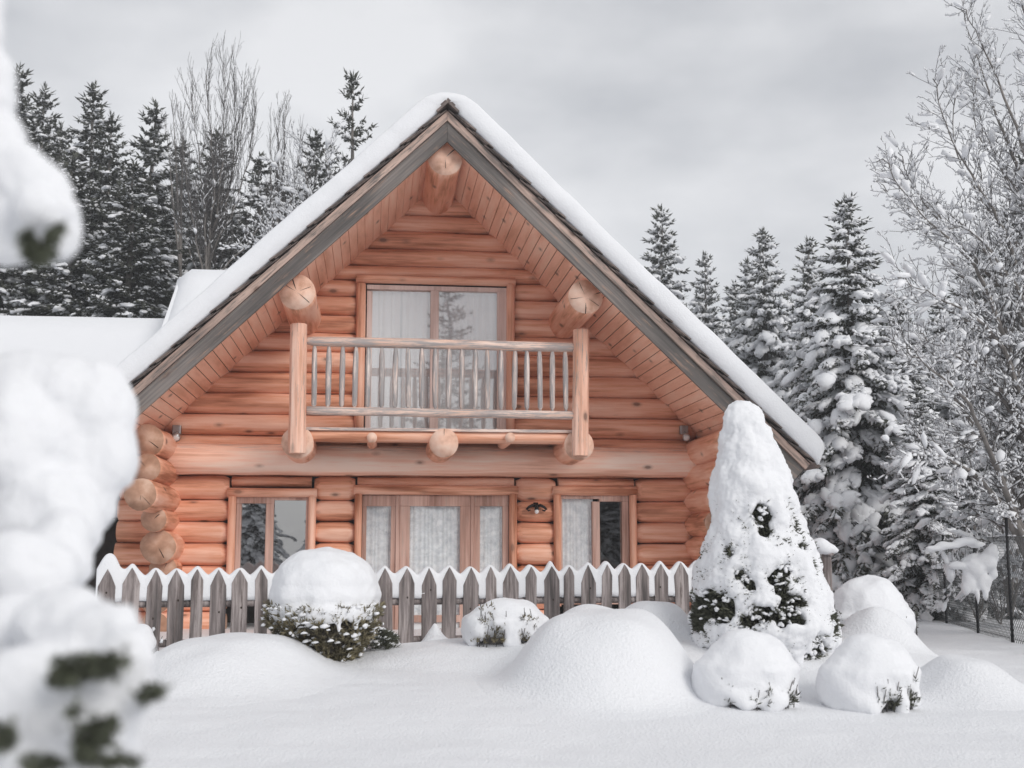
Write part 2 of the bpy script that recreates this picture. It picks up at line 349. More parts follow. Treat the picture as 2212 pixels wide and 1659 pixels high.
mb.box(-3.7, 3.7, 7.9, 8.0, 0.2, 3.4); mb.box(-3.62, -3.58, 0.1, 8, 0.2, 3.3); mb.box(3.58, 3.62, 0.1, 8, 0.2, 3.3)
mb.box(-3.6, 3.6, 1.7, 1.75, 0.25, 6.6 - 2.5)
mb.build('wall_lining', INTER, cab)
# the two stacks of side logs whose ends run out past the corner
lefts = [(318, 950, -1.35, .215), (316, 1010, -1.5, .185), (303, 1068, -2.0, .20), (332, 1122, -1.08, .165), (341, 1181, -0.85, .235), (352, 1232, -0.55, .19)]
CR = []
for (px, py, yl, r) in lefts:
    x, z = hl(px, py, yl); m1 = MB()
    log(m1, (x, yl, z), (-3.79, 8.0, z + 0.0), r, (1, 1), 22, int(px + py))
    o = m1.build('corner_log', [LOGY, ENDD], cab, True)
    CR.append((o, x, yl - .004, z, r, [(rnd.uniform(0, 6), .02, rnd.uniform(.6, .97), rnd.uniform(.002, .005)), (rnd.uniform(0, 6), .0, rnd.uniform(.3, .6), .002)][:rnd.choice((1, 2))]))
for k, (z, ln, r) in enumerate(((3.03, -1.9, .21), (2.66, -1.7, .20), (2.31, -1.35, .19), (1.97, -1.1, .19), (1.63, -1.0, .19), (1.28, -.8, .19), (0.94, -.6, .19), (0.6, -.6, .19))):
    m1 = MB(); log(m1, (3.86, ln, z), (3.8, 8.0, z), r, (1, 1), 22, 70 + k); m1.build('corner_log', [LOGY, ENDD], cab, True)
for k, (z, r) in enumerate(((0.94, .19), (0.6, .19))):
    m1 = MB(); log(m1, (-3.8, -.6, z), (-3.8, 8.0, z), r, (1, 1), 22, 90 + k); m1.build('corner_log', [LOGY, ENDD], cab, True)
# great cross beam
mb = MB(); zT = hl(940, 963, -.25)[1]; zB = hl(940, 1028, -.25)[1]
log(mb, (-3.80, -0.19, (zT + zB) / 2), (3.83, -0.17, (zT + zB) / 2 + .01), (zT - zB) / 2 * 1.0, (1.0, 1.0), 26, 3, t0=.12, t1=.12)
mb.build('cross_beam', [BEAMW, ENDG], cab, True)
# purlins
def cracks(o, x, y, z, r, lst):
    c = MB()
    for a0, s0, ln, wd in lst:
        ca, sa = cos(a0), sin(a0); p = (x + ca * r * s0, z + sa * r * s0); q = (x + ca * r * ln, z + sa * r * ln); md = ((p[0]+q[0])/2 - sa * wd * .6, (p[1]+q[1])/2 + ca * wd * .6)
        c.add([(p[0], y, p[1]), (md[0] - sa * wd, y, md[1] + ca * wd), (q[0] - sa * wd, y, q[1] + ca * wd), (q[0] + sa * wd, y, q[1] - ca * wd), (md[0] + sa * wd, y, md[1] - ca * wd)], [(0, 1, 2, 3, 4)])
    c.build('crack', CRACK, o)
for q in CR: cracks(*q)
for (x, z, r, y0, cl) in ((-1.93, 4.94, .235, -1.93, [(1.9, .1, .95, .007), (2.6, .05, .9, .003), (-.7, .0, .9, .004), (.4, .1, .8, .003)]),
                         (1.88, 4.965, .235, -1.93, [(-1.6, .3, .98, .006), (.3, .5, .95, .005), (2.0, .1, .9, .003), (3.3, .1, .9, .003), (-.6, .1, .9, .003)]),
                         (-.02, 6.80, .235, -1.98, [(.75, .1, .95, .007), (-1.5, .0, .6, .003)])):
    m1 = MB(); log(m1, (x, y0, z), (x, 1.0, z), r, (1, 1), 28, int(z * 10 + x), capm=1, rough=.05)
    o = m1.build('purlin_log', [LOGY, ENDG], cab, True); cracks(o, x, y0 - .004, z, r, cl)
# roof: built in frames that follow each slope
LS = 4.64 / cos(ANG)
roof = empty('roof', (0, 0, AP), 0, cab)
def slope(sgn):
    return (0, sgn * ANG, 0)
def prism(mb, x0, x1, y0, y1, z0, z1, s, mitre=True, m=0):
    a = x0 - (z0 * tan(ANG) if mitre else 0); b = x0 - (z1 * tan(ANG) if mitre else 0)
    P = [(a, z0), (x1, z0), (x1, z1), (b, z1)]
    vs = [(s * p[0], y0, p[1]) for p in P] + [(s * p[0], y1, p[1]) for p in P]
    fs = [(0, 1, 2, 3), (7, 6, 5, 4), (0, 4, 5, 1), (1, 5, 6, 2), (2, 6, 7, 3), (3, 7, 4, 0)]
    mb.add(vs, fs if s > 0 else [f[::-1] for f in fs], m)
for s in (1, -1):
    mb = MB(); x = 0.0; k = 0
    while x < LS - 0.05:
        wd = 0.148 + 0.006 * sin(k * 2.3); wd = min(wd, LS - x)
        mb.box(s * (x + .004), s * (x + wd - .004), YF + .04, 0.35, 0.004 + 0.002 * sin(k * 5), .03); x += wd; k += 1
    so = mb.build('soffit', SOFW, cab, False, (0, 0, AP), slope(s), bevel=0.004)
    mb = MB(); prism(mb, 0, LS + .02, YF + .03, 8.6, .035, .20, s); mb.build('roof_deck', DARKW, roof, False, None, slope(s))
    mb = MB(); prism(mb, 0, LS, YF - .02, YF + .02, -.035, .165, s)
    mb.build('fascia_board', GREYB, roof, False, None, slope(s), bevel=.006)
    mb = MB(); prism(mb, 0, LS + .01, YF - .05, YF + .02, .167, .265, s)
    mb.build('verge_board', BROWNB, roof, False, None, slope(s), bevel=.006)
    mb = MB(); x = -.24; k = 0
    while x < LS + .04:
        ln = .36
        for lay in range(2):
            z = .268 + lay * .022; t = .02; x0 = x + lay * .10; x1 = x0 + ln + rnd.uniform(-.02, .03); yy = YF - .085 - .02 * lay + rnd.uniform(-.01, .01)
            if x1 > LS + .12: x1 = LS + .12
            mb.add([(s*x0, yy, z), (s*x1, yy, z + .028), (s*x1, 0, z + .028), (s*x0, 0, z), (s*x0, yy, z + .006), (s*x1, yy, z + .028 + t), (s*x1, 0, z + .028 + t), (s*x0, 0, z + .006)],
                   [(0,3,2,1),(4,5,6,7),(0,1,5,4),(1,2,6,5),(2,3,7,6),(3,0,4,7)])
        x += .33; k += 1
    mb.build('shingle_edge', SHING, roof, False, None, slope(s), fixn=True)
for s in (1, -1):
    mb = MB(); prism(mb, 0.0, -.12, YF - .16, YF + .5, .315, .345, s); prism(mb, 0.0, -.22, YF - .13, YF + .5, .350, .375, s)
    mb.build('ridge_cap', SHING, roof, False, None, slope(s), bevel=.004, fixn=True)
# snow on the roof
mb = MB(); prof = [(-1.96, -.02), (YF - .085, .0), (YF - .125, .08), (YF - .14, .45), (YF - .145, .86), (YF - .125, .965), (YF - .07, 1.0), (-1.5, 1.0), (0, 1.0), (3, 1.0), (6, 1.0), (8.6, 1.0), (8.7, .7), (8.7, 0)]
ss = [('s', -q) for q in frange(0.0, LS + .07, .07)[::-1]] + [('a', f_) for f_ in (-.75, -.5, -.25, 0, .25, .5, .75)] + [('s', q) for q in frange(0.0, LS + .07, .07)]
for kd, sv in ss:
    if kd == 's': a = abs(sv); sg = -1 if (sv < 0 or str(sv) == '-0.0') else 1
    else: a = 0.0; sg = 1
    for (y, f) in prof:
        th = .275 + .03 * nz(sv * .6, y * .3) + .012 * nz(sv * 2.2, y * 2) if kd == 's' else .275
        e = (LS + .07 - a) / .26; base = .325
        if e < 1: th *= sqrt(max(0.0, 1 - (1 - e) ** 2)) * .9 + .1
        if e < .2: base -= (0.2 - e) * .1
        if kd == 's':
            ab = a - base * tan(ANG) * exp(-a / .3)
            bx_, bz_ = ab * cos(ANG) + base * sin(ANG), -ab * sin(ANG) + base * cos(ANG)
            tx_, tz_ = a * cos(ANG) + (base + th) * sin(ANG), -a * sin(ANG) + (base + th) * cos(ANG)
        else:
            ph = sv * ANG; bx_, bz_ = 0.0, base / cos(ANG); tx_, tz_ = (base + th) * sin(ph), (base + th) * cos(ph)
        x = bx_ + (tx_ - bx_) * f; z = bz_ + (tz_ - bz_) * f
        yy = y + (.022 * nz(sv * 3.0, f * 3) + .01 * nz(sv * 11, f * 8)) * (1 if y < -1.5 else 0)
        mb.v.append((sg * x, yy, z))
k = len(prof)
for i in range(len(ss) - 1):
    for j in range(k - 1):
        a = i * k + j; mb.f.append((a, a + 1, a + k + 1, a + k)); mb.m.append(0)
mb.f.append(tuple(range(k))); mb.m.append(0); mb.f.append(tuple((len(ss) - 1) * k + j for j in range(k))); mb.m.append(0)
mb.build('roof_snow', SNOW, roof, True, fixn=True)

# windows -----------------------------------------------------------------
def wbox(mb, a, b, c, d, y0, y1, m=0, ref=-0.14):
    x0, z1 = hl(a, b, ref); x1, _ = hl(c, b, ref); _, z0 = hl((a + c) / 2, d, ref); mb.box(x0, x1, y0, y1, z0, z1, m)
def trim_log(mb, a, b, c, d, axis, yc=-.10, dep=.085, seed=1):
    x0, z1 = hl(a, b, -.17); x1, _ = hl(c, b, -.17); _, z0 = hl((a + c) / 2, d, -.17)
    if axis == 'X': log(mb, (x0, yc, (z0+z1)/2), (x1, yc, (z0+z1)/2), (z1-z0)/2, (dep / ((z1-z0)/2), 1), 14, seed, rough=.05)
    else:
        r = (x1 - x0) / 2
        pts = [(x0 + r, yc, z0 + (z1 - z0) * i / 8) for i in range(9)]
        mb.tube(pts, [r * (1 + .03 * nz(i, seed)) for i in range(9)], 14, 0, True, 1, (1, dep / r), seed, .05)
def curtain(name, x0, x1, z0, z1, y, mat, parent, folds=9, amp=.025):
    mb = MB(); n = max(24, int((x1 - x0) / .012))
    for i in range(n + 1):
        t = i / n; xx = x0 + (x1 - x0) * t; yy = y + amp * sin(t * folds * 2 * pi + 1.3 * sin(t * 17)) + amp * .5 * nz(t * 30, 1)
        for j in range(5): mb.v.append((xx, yy * 1.0 + .004 * j, z0 + (z1 - z0) * j / 4))
    for i in range(n):
        for j in range(4): a = i * 5 + j; mb.f.append((a, a + 5, a + 6, a + 1)); mb.m.append(0)
    return mb.build(name, mat, parent, True)
def window(name, panes, sash_boxes, trims, mats, curtains, glass=None):
    root = empty(name, (0, 0, 0), 0, cab)
    mb = MB()
    for (a, b, c, d, ax_, sd) in trims:
        if ax_ == 'X': trim_log(mb, a, b, c, d, ax_, seed=sd)
    mb.build('lintel', [TRIMX, ENDG], root, True)
    for (a, b, c, d, ax_, sd) in trims:
        if ax_ == 'Z':
            mb = MB(); trim_log(mb, a, b, c, d, ax_, seed=sd); mb.build('casing', [TRIMZ, ENDG], root, True)
    mb = MB()
    for (a, b, c, d, y0, y1) in sash_boxes: wbox(mb, a, b, c, d, y0, y1)
    mb.build('frame', mats, root, bevel=.006)
    for (a, b, c, d, y) in panes:
        mb = MB(); wbox(mb, a, b, c, d, y, y + .006); mb.build('pane', glass or GLASS, root)
    for (a, b, c, d, y, mt, fo, am) in curtains:
        x0, z1 = hl(a, b, -.05); x1, z0 = hl(c, d, -.05); curtain('curtain', x0, x1, z0, z1, y, mt, root, fo, am)
    return root
up = window('balcony_door', [(801, 625, 934, 935, -.02), (947, 626, 1081, 935, -.045)],
    [(793, 613, 1097, 626, -.09, .10), (793, 626, 802, 935, -.09, .10), (1080, 626, 1097, 935, -.09, .10),
     (801, 626, 805, 935, -.05, .04), (931, 620, 949, 935, -.08, .03), (1075, 627, 1081, 935, -.075, .0)],
    [(769, 591, 1114, 613, 'X', 11), (770, 611, 791, 935, 'Z', 12), (1095, 613, 1113, 935, 'Z', 13)], SASHL,
    [(798, 622, 862, 940, .02, CURT, 5, .008), (862, 622, 1086, 940, .028, CURT, 15, .010)], GLASSU)
lw = window('left_window', [(521, 1086, 575, 1300, -.03), (591, 1079, 661, 1300, -.02)],
    [(510, 1073, 592, 1087, -.08, .08), (590, 1073, 668, 1080, -.075, .08), (510, 1087, 521, 1300, -.08, .08), (574, 1087, 591, 1300, -.08, .08), (661, 1080, 668, 1300, -.08, .08), (510, 1296, 668, 1306, -.1, .08)],
    [(491, 1053, 685, 1074, 'X', 21), (492, 1072, 510, 1310, 'Z', 22), (666, 1072, 683, 1310, 'Z', 23)], SASHZ, [])
lw.name = 'casement_window'
rw = window('casement_window', [(1215, 1076, 1282, 1300, -.02), (1297, 1082, 1346, 1300, -.03)],
    [(1212, 1070, 1296, 1077, -.075, .08), (1296, 1070, 1360, 1083, -.08, .08), (1210, 1077, 1216, 1300, -.08, .08), (1281, 1083, 1297, 1300, -.08, .08), (1345, 1083, 1360, 1300, -.08, .08), (1210, 1296, 1360, 1306, -.1, .08)],
    [(1195, 1049, 1377, 1070, 'X', 31), (1197, 1069, 1213, 1310, 'Z', 32), (1361, 1069, 1377, 1310, 'Z', 33)], SASHZ,
    [(1212, 1072, 1284, 1305, .008, LACE, 9, .006)], GLASSL)
dr = window('front_door', [(791, 1093, 845, 1400, -.02), (885, 1093, 996, 1330, -.03), (1038, 1093, 1087, 1400, -.02)],
    [(783, 1069, 856, 1093, -.06, .08), (856, 1069, 864, 1420, -.085, .09), (864, 1069, 1018, 1093, -.07, .06), (1018, 1069, 1026, 1420, -.085, .09), (1026, 1069, 1100, 1093, -.06, .08),
     (783, 1093, 792, 1420, -.06, .08), (845, 1093, 856, 1420, -.06, .08), (864, 1093, 886, 1420, -.07, .06), (995, 1093, 1018, 1420, -.07, .06), (1026, 1093, 1038, 1420, -.06, .08), (1087, 1093, 1100, 1420, -.06, .08), (886, 1330, 995, 1345, -.07, .05)],
    [(764, 1047, 1120, 1069, 'X', 41), (766, 1067, 783, 1420, 'Z', 42), (1101, 1067, 1118, 1420, 'Z', 43)], SASHZ,
    [(788, 1090, 848, 1405, .008, LACE, 7, .006), (882, 1090, 999, 1340, .000, LACE, 12, .006), (1034, 1090, 1090, 1405, .008, LACE, 7, .006)], GLASSL)
mb = MB(); wbox(mb, 886, 1345, 995, 1420, -.03, .02); mb.build('panel', WHITEP, dr)
mb = MB()
for y in (1208, 1213): wbox(mb, 886, y, 995, y + 1.6, .02, .03)
for x in (925, 958): wbox(mb, x, 1093, x + 2, 1330, .022, .034)
mb.build('glazing_bar', SASHL, dr)

# balcony -----------------------------------------------------------------
bal = empty('balcony', (0, 0, 0), 0, cab)
YB = -1.4
for k, (x0, x1) in enumerate(((-1.912, -1.93), (1.872, 1.90))):
    mb = MB(); pts = [(x0 + (x1 - x0) * t / 10, YB - .03, 2.87 + 1.74 * t / 10) for t in range(11)]
    mb.tube(pts, [.118 * (1 - .035 * t / 10 + .02 * nz(t * .7, k * 5)) for t in range(11)], 8, 0, True, 1, (1, .95), k, .06)
    mb.build('post', [POSTZ, ENDG], bal, False, bevel=.012)
for (x, y1, r) in ((-1.915, -1.34, .212), (0.025, -1.46, .195), (1.875, -1.34, .205)):
    mb = MB(); log(mb, (x, y1, 3.03), (x, .3, 3.03), r, (1, 1), 24, int(x * 7), rough=.04); o = mb.build('joist_log', [LOGY, ENDG], bal, True)
    if abs(x) < .5: cracks(o, x, y1 - .004, 3.03, r, [(1.55, .45, .95, .003)])
for (px,) in ((803,), (1102,)):
    x, z = hl(px, 945, -1.38); mb = MB(); log(mb, (x, -1.38, z), (x + .01, .2, z), .07, (1, 1), 14, 5); mb.build('joist_log', [LOGY, ENDG], bal, True)
mb = MB()
for k in range(9): mb.box(-2.02, 2.0, YB + .06 + k * .148, YB + .06 + k * .148 + .142, 3.195, 3.235)
mb.build('deck', RAILW, bal, bevel=.004)
mb = MB(); log(mb, (-1.9, YB + .17, 3.13), (1.88, YB + .17, 3.13), .085, (1, 1), 14, 61); mb.build('edge_log', [LOGX, ENDG], bal, True)
mb = MB(); log(mb, (-1.82, YB, 4.385), (1.80, YB, 4.365), .068, (1, 1), 14, 51, t0=.3); mb.build('handrail', [RAILW, ENDG], bal, True)
mb = MB(); log(mb, (-1.80, YB, 3.45), (1.80, YB, 3.425), .062, (1, .95), 14, 52); mb.build('bottom_rail', [RAILW, ENDG], bal, True)
for k in range(20):
    x = -1.70 + 3.385 * k / 19 + rnd.uniform(-.008, .008); mb = MB(); ln = rnd.uniform(-.012, .012)
    zz = [3.47, 3.51, 3.53, 3.75, 4.0, 4.2, 4.26, 4.33]; rr = [.018, .020, .034, .038, .039, .036, .030, .020]
    mb.tube([(x + ln * (z - 3.5) + .004 * nz(z * 3, k), YB, z) for z in zz], [r_ * (1 + .12 * nz(k, i)) for i, r_ in enumerate(rr)], 8, 0, True, 0, None, k, .15)
    mb.build('baluster', BALW, bal, True)

# roof of the rear wing, seen left of the gable
wing = empty('snowy_wing', (H0.x, H0.y, 0), TH)
tag(wing, 'low building behind the cabin with smooth snow-covered roofs, left of the gable', 'building')
xa, zr = hl(386, 580, 5.0); xw = xa
def slab(name, x0, x1, y0, z0, y1, z1, y2, z2, th, mat, parent, nseed=0):
    mb = MB(); X = frange(x0, x1, .25); rows = [(y0, z0, 0), (y0 - .04, z0, .35), (y0 + .03, z0 + .02, .8), (y0 + .15, z0 + .1, 1)]
    for t in range(1, 10): rows.append((y0 + (y1 - y0) * t / 10, z0 + (z1 - z0) * t / 10, 1))
    rows += [(y1 - .12, z1 - .03, 1), (y1, z1, .93), (y1 + .15, z1 - .05, 1)]
    for t in range(1, 9): rows.append((y1 + (y2 - y1) * t / 8, z1 + (z2 - z1) * t / 8, 1))
    rows.append((y2, z2, 0)); k = len(rows)
    for x in X:
        e = min(1, (min(x - x0, x1 - x) + .0) / .14); ee = .25 + .75 * sqrt(max(0, 1 - (1 - e) ** 2))
        for (y, z, f) in rows: mb.v.append((x, y, z + f * th * ee * (1 + .08 * nz(x * .6, y * .6, nseed))))
    for i in range(len(X) - 1):
        for j in range(k - 1): a = i * k + j; mb.f.append((a, a + 1, a + k + 1, a + k)); mb.m.append(0)
    mb.f.append(tuple(range(k))); mb.m.append(0); mb.f.append(tuple((len(X) - 1) * k + j for j in range(k))); mb.m.append(0)
    return mb.build(name, mat, parent, True, fixn=True)
zs = zr - .28
zl = hl(200, 684, 5.0)[1] - .28
slab('roof_snow', xw, -1.0, .9, zs - 4.1 * .76, 5.0, zs, 9.0, zs - 3.1, .28, SNOW, wing, 1)
slab('roof_snow', -17, xw + .05, .4, zl - 4.6 * .76, 5.0, zl, 9.0, zl - 3.1, .28, SNOW, wing, 2)
mb = MB()
mb.add([(xw + .1, 1.0, zs - 4.0 * .76 - .02), (xw + 2.5, 1.0, zs - 4.0 * .76 - .02), (xw + 2.5, 5, zs - .02), (xw + .1, 5, zs - .02), (xw + 2.5, 8.9, zs - 3.1), (xw + .1, 8.9, zs - 3.1)], [(0, 1, 2, 3), (3, 2, 4, 5)])
mb.add([(-16.9, .5, zl - 4.5 * .76 - .02), (xw, .5, zl - 4.5 * .76 - .02), (xw, 5, zl - .02), (-16.9, 5, zl - .02), (xw, 8.9, zl - 3.1), (-16.9, 8.9, zl - 3.1)], [(0, 1, 2, 3), (3, 2, 4, 5)])
mb.build('roof', DARKW, wing)
mb = MB(); mb.add([(xw + .02, .6, zs - 4.3 * .76 - .5), (xw + .02, .6, zs - 4.3 * .76 + .12), (xw + .02, 5, zs + .12), (xw + .02, 9, zs - 2.9), (xw + .02, 9, zs - 4.5)], [(0, 1, 2, 3, 4)])
o = mb.build('gable_snow', SNOW, wing); o.modifiers.new('thick', 'SOLIDIFY').thickness = .12
mb = MB(); mb.box(-16.6, -4.6, 1.6, 8.6, .2, zl - 3.0); mb.build('wall', DARKW, wing)
mb = MB(); mb.box(-8.6, -7.6, 1.55, 1.62, .4, 2.4); mb.build('door', SASHZ, wing)
x, z = hl(262, 1200, .3); mb = MB(); mb.tube([(x, .3, .4), (x, .3, 2.3)], .018, 8); mb.build('downpipe', GREYM, wing, True)

# lamps
def local(x, y, z): return H0 * 1 + UX * x + UY * y + Vector((0, 0, z - H0.z))
def floodlight(px, py, lab):
    x, z = hl(px, py, -.2); r0 = empty('floodlight', local(x, -.2, z), TH); tag(r0, lab, 'lamp', 'outdoor floodlights at the eaves')
    mb = MB(); mb.box(-.06, .06, -.02, .08, .0, .13); mb.build('housing', GREYM, r0, bevel=.012)
    mb = MB(); mb.tube([(0, .02, .03), (.01, -.07, -.04), (.012, -.10, -.065)], [.03, .055, .06], 14); mb.build('lamp_head', plain('lamp_shell', (.45, .46, .47), .3, .6, .1), r0, True)
    mb = MB(); mb.tube([(.0125, -.103, -.067), (.014, -.115, -.077)], [.052, .03], 14); mb.build('lens', plain('lamp_lens', (.8, .82, .82), .1, 0, .05), r0, True)
floodlight(381, 938, 'small grey floodlight under the eave in the left corner of the gable')
floodlight(1478, 938, 'small grey floodlight under the eave in the right corner of the gable')
x, z = hl(1158, 1100, -.12); wl = empty('wall_lamp', local(x, -.12, z), TH); tag(wl, 'black iron wall lamp with curled arms on the logs between door and right window', 'lamp')
mb = MB(); mb.tube([(0, .04, -.02), (0, .04, .10)], [.045, .035], 10, ell=(1, .4)); mb.build('bracket', BLACKM, wl, True)
mb = MB()
for s in (1, -1): mb.tube([(0, -.02, .04), (s * .06, -.04, .055), (s * .11, -.05, .03), (s * .145, -.05, -.005), (s * .12, -.05, -.025), (s * .085, -.05, -.012)], [.022, .022, .02, .018, .014, .008], 8)
mb.tube([(0, .03, .03), (0, -.06, .045), (0, -.07, -.01)], [.014, .016, .035], 10); mb.build('arm', BLACKM, wl, True)
mb = MB(); mb.add([Vector((v.x * .032, -.07 + v.y * .032, -.035 + v.z * .036)) for v in ICO2[0]], ICO2[1]); mb.build('bulb', plain('bulb_glass', (.85, .86, .86), .15, 0, .03), wl, True)

# ------------------------------------------------------------------ picket fence
FA = at(215, 1232, 13.3); FB = at(1515, 1215, 15.1); FD = (FB - FA); FD.z = 0; FL = FD.length; FU = FD.normalized(); FAN = math.atan2(FU.y, FU.x)
fence = empty('picket_fence', (FA.x, FA.y, 0), FAN)
tag(fence, 'grey weathered wooden picket fence capped with wavy snow before the cabin', 'fence')
FNV = Vector((-FU.y, FU.x, 0))
def fl(px, py, yl=0.0):
    d = ray(px, py); O = Vector((FA.x, FA.y, 0)); t = (yl + O.dot(FNV)) / d.dot(FNV); P = d * t - O; return P.dot(FU), EYE + t * d.z
pk = [(233, 38, 1229), (286, 38, 1226), (337, 33, 1230), (382, 35, 1230), (427, 26, 1229), (473, 34, 1230), (519, 34, 1230), (565, 27, 1228), (612, 34, 1229), (658, 30, 1230), (705, 34, 1230), (750, 30, 1229), (793, 32, 1229),
      (831, 32, 1227), (879, 33, 1227), (927, 32, 1227), (972, 30, 1225), (1018, 33, 1226), (1060, 23, 1224), (1103, 34, 1223), (1147, 24, 1224), (1191, 33, 1223), (1229, 22, 1224), (1271, 32, 1220), (1311, 22, 1219),
      (1348, 26, 1219), (1387, 28, 1219), (1428, 29, 1218), (1470, 30, 1215), (1506, 24, 1220)]
tips = []
for k, (px, wpx, py) in enumerate(pk):
    x, z = fl(px, py); x2, _ = fl(px + wpx, py); w2 = (x2 - x) / 2; tips.append((x, z, w2))
    sh = w2 * rnd.uniform(1.7, 2.3); b = .25; ln = rnd.uniform(-.022, .022); asy = rnd.uniform(-.2, .2) * w2
    n = 10; L_ = []; R_ = []
    zz = [b + (z - sh - b) * i / n for i in range(n + 1)]
    for q in zz:
        e = .05 * w2 * nz(q * 4, k * 3.1); e2 = .05 * w2 * nz(q * 4, k * 3.1, 7); off = ln * (z - q)
        L_.append((x - w2 + e - off, q)); R_.append((x + w2 + e2 - off, q))
    poly = L_ + [(x - w2 * .45 + asy * .5, z - sh * .42), (x + asy * .3, z)] + [(x + w2 * .5 + asy * .5, z - sh * .42)] + R_[::-1]
    mb = MB(); m_ = len(poly); mb.v = [(p[0], -.014, p[1]) for p in poly] + [(p[0], .014, p[1]) for p in poly]
    mb.f = [tuple(range(m_)), tuple(range(2 * m_ - 1, m_ - 1, -1))] + [(i, m_ + i, m_ + (i + 1) % m_, (i + 1) % m_) for i in range(m_)]; mb.m = [0] * len(mb.f)
    o = mb.build('picket', PICK, fence, fixn=True, bevel=.004)
    if k % 3 != 1 and wpx > 28:
        c = MB(); kx = x + rnd.uniform(-.3, .3) * w2; kz = z - sh - rnd.uniform(-.02, .35); c.tube([(kx, -.0165, kz), (kx, -.012, kz)], [.010, .010], 10, ell=(1, 1.3)); c.build('knot', CRACK, o)
zr1 = fl(800, 1300)[1]; zr2 = zr1 - .42
for q in (zr1, zr2):
    mb = MB(); log(mb, (-.05, .055, q), (FL + .1, .055, q - .01), .04, (1, 1), 10, int(q * 9)); mb.build('rail', PICK, fence, True)
# wavy snow between and over the pickets
bumps = [(1191, .055, .05), (286, .02, .05), (565, .02, .04), (831, .01, .04), (1103, .02, .05), (225, .13, .09), (250, .13, .07), (1311, .02, .05), (1240, .02, .05), (1428, .015, .04), (1520, .05, .12)]
bx = [(fl(a, 1230)[0], h, s) for a, h, s in bumps]
X = frange(-.03, FL + .15, .012); mb = MB(); sec = 12
for x in X:
    zt = -9
    tp = sorted(tips, key=lambda q: abs(q[0] - x))[:3]
    for i, (tx, tz, tw) in enumerate(tp):
        d = abs(x - tx); zt = max(zt, tz + .014 + .026 * nz(tx * 9, 3) - (sqrt(d * d + .0030) - .055) * 1.5)
    # sag floor between two pickets
    a, b2 = tp[0], tp[1]; fl_z = min(a[1], b2[1]) - .085 + .03 * nz(x * 2.1, 6); d = zt - fl_z
    zt = fl_z + (sqrt(d * d + .0030) + d) / 2
    for (bx_, h, s) in bx: zt += h * exp(-((x - bx_) / s) ** 2)
    zt += .008 * nz(x * 14, 2) + .016 * nz(x * 4.5, 8)
    zb = zr1 + .028 + .016 * nz(x * 7, 12) + .008 * nz(x * 30, 3); th = .052 + .008 * nz(x * 3, 9)
    c0 = .050
    S = [(c0 - th, zb + .01), (c0 - th - .006, zb + .06), (c0 - th - .004, (zb + zt) / 2), (c0 - th + .002, zt - .045), (c0 - th * .72, zt - .013), (c0 - th * .3, zt - .002), (c0 + th * .2, zt), (c0 + th * .72, zt - .016), (c0 + th, zt - .05), (c0 + th + .004, (zb + zt) / 2), (c0 + th, zb + .01), (c0, zb - .005)]
    for (yy, zz) in S: mb.v.append((x, yy + .004 * nz(x * 8, zz * 8), zz))
for i in range(len(X) - 1):
    for j in range(sec):
        j2 = (j + 1) % sec; mb.f.append((i * sec + j, i * sec + j2, (i + 1) * sec + j2, (i + 1) * sec + j)); mb.m.append(0)
mb.f.append(tuple(range(sec))); mb.m.append(0); mb.f.append(tuple((len(X) - 1) * sec + j for j in range(sec))); mb.m.append(0)
mb.build('snow_cap', SNOW, fence, True, fixn=True)

# ------------------------------------------------------------------ foliage helpers
def sprig(mb, p, d, l, w_, rnd, n=3, m=0):
    """a small fan of pointed blades"""
    d = d.normalized(); a = d.orthogonal().normalized(); ang = rnd.uniform(0, 6.28); a = (a * cos(ang) + d.cross(a) * sin(ang)).normalized()
    for k in range(n):
        s = (k - (n - 1) / 2) * 0.62; dd = (d + a * s).normalized(); q = p + d * (l * .22 * k / n); e = q + dd * l * (1 - .25 * abs(s)); u = dd.cross(Vector((rnd.uniform(-1, 1), rnd.uniform(-1, 1), rnd.uniform(-1, 1)))).normalized() * w_
        c = q.lerp(e, .45); b = len(mb.v); mb.v += [tuple(q), tuple(c + u), tuple(e), tuple(c - u)]; mb.f.append((b, b + 1, b + 2, b + 3)); mb.m.append(m)
def ridge(mb, p, e, w_, h, m=0):
    """snow lying along a twig: little roof-shaped strip"""
    d = e - p; a = Vector((-d.y, d.x, 0))
    if a.length < 1e-5: a = Vector((1, 0, 0))
    a = a.normalized() * w_; u = Vector((0, 0, h)); b = len(mb.v); c = p.lerp(e, .5)
    mb.v += [tuple(p), tuple(c + a - u * .25), tuple(e), tuple(c - a - u * .25), tuple(p.lerp(e, .3) + u * .8), tuple(p.lerp(e, .75) + u * .7)]
    for f in ((0, 1, 4), (4, 1, 5), (5, 1, 2), (0, 4, 3), (4, 5, 3), (5, 2, 3), (0, 3, 1), (1, 3, 2)): mb.f.append(tuple(b + i for i in f)); mb.m.append(m)
def clump(mb, c, ax, rl, rw, rh, rnd, I=ICO1, m=0):
    ax = ax.normalized(); side = ax.cross(Vector((0, 0, 1)))
    if side.length < .05: side = Vector((1, 0, 0))
    side.normalize(); upv = side.cross(ax); s0 = rnd.uniform(0, 50)
    vs = []
    for v in I[0]:
        q = 1 + .55 * noise.noise(v * 1.7 + Vector((s0, s0 * .3, 0))); z = v.z if v.z > 0 else v.z * .55
        vs.append(c + ax * (v.x * rl * q) + side * (v.y * rw * q) + upv * (z * rh * q) - Vector((0, 0, (v.x * .5 + .5) ** 2 * rl * .25)))
    mb.add(vs, I[1], m)
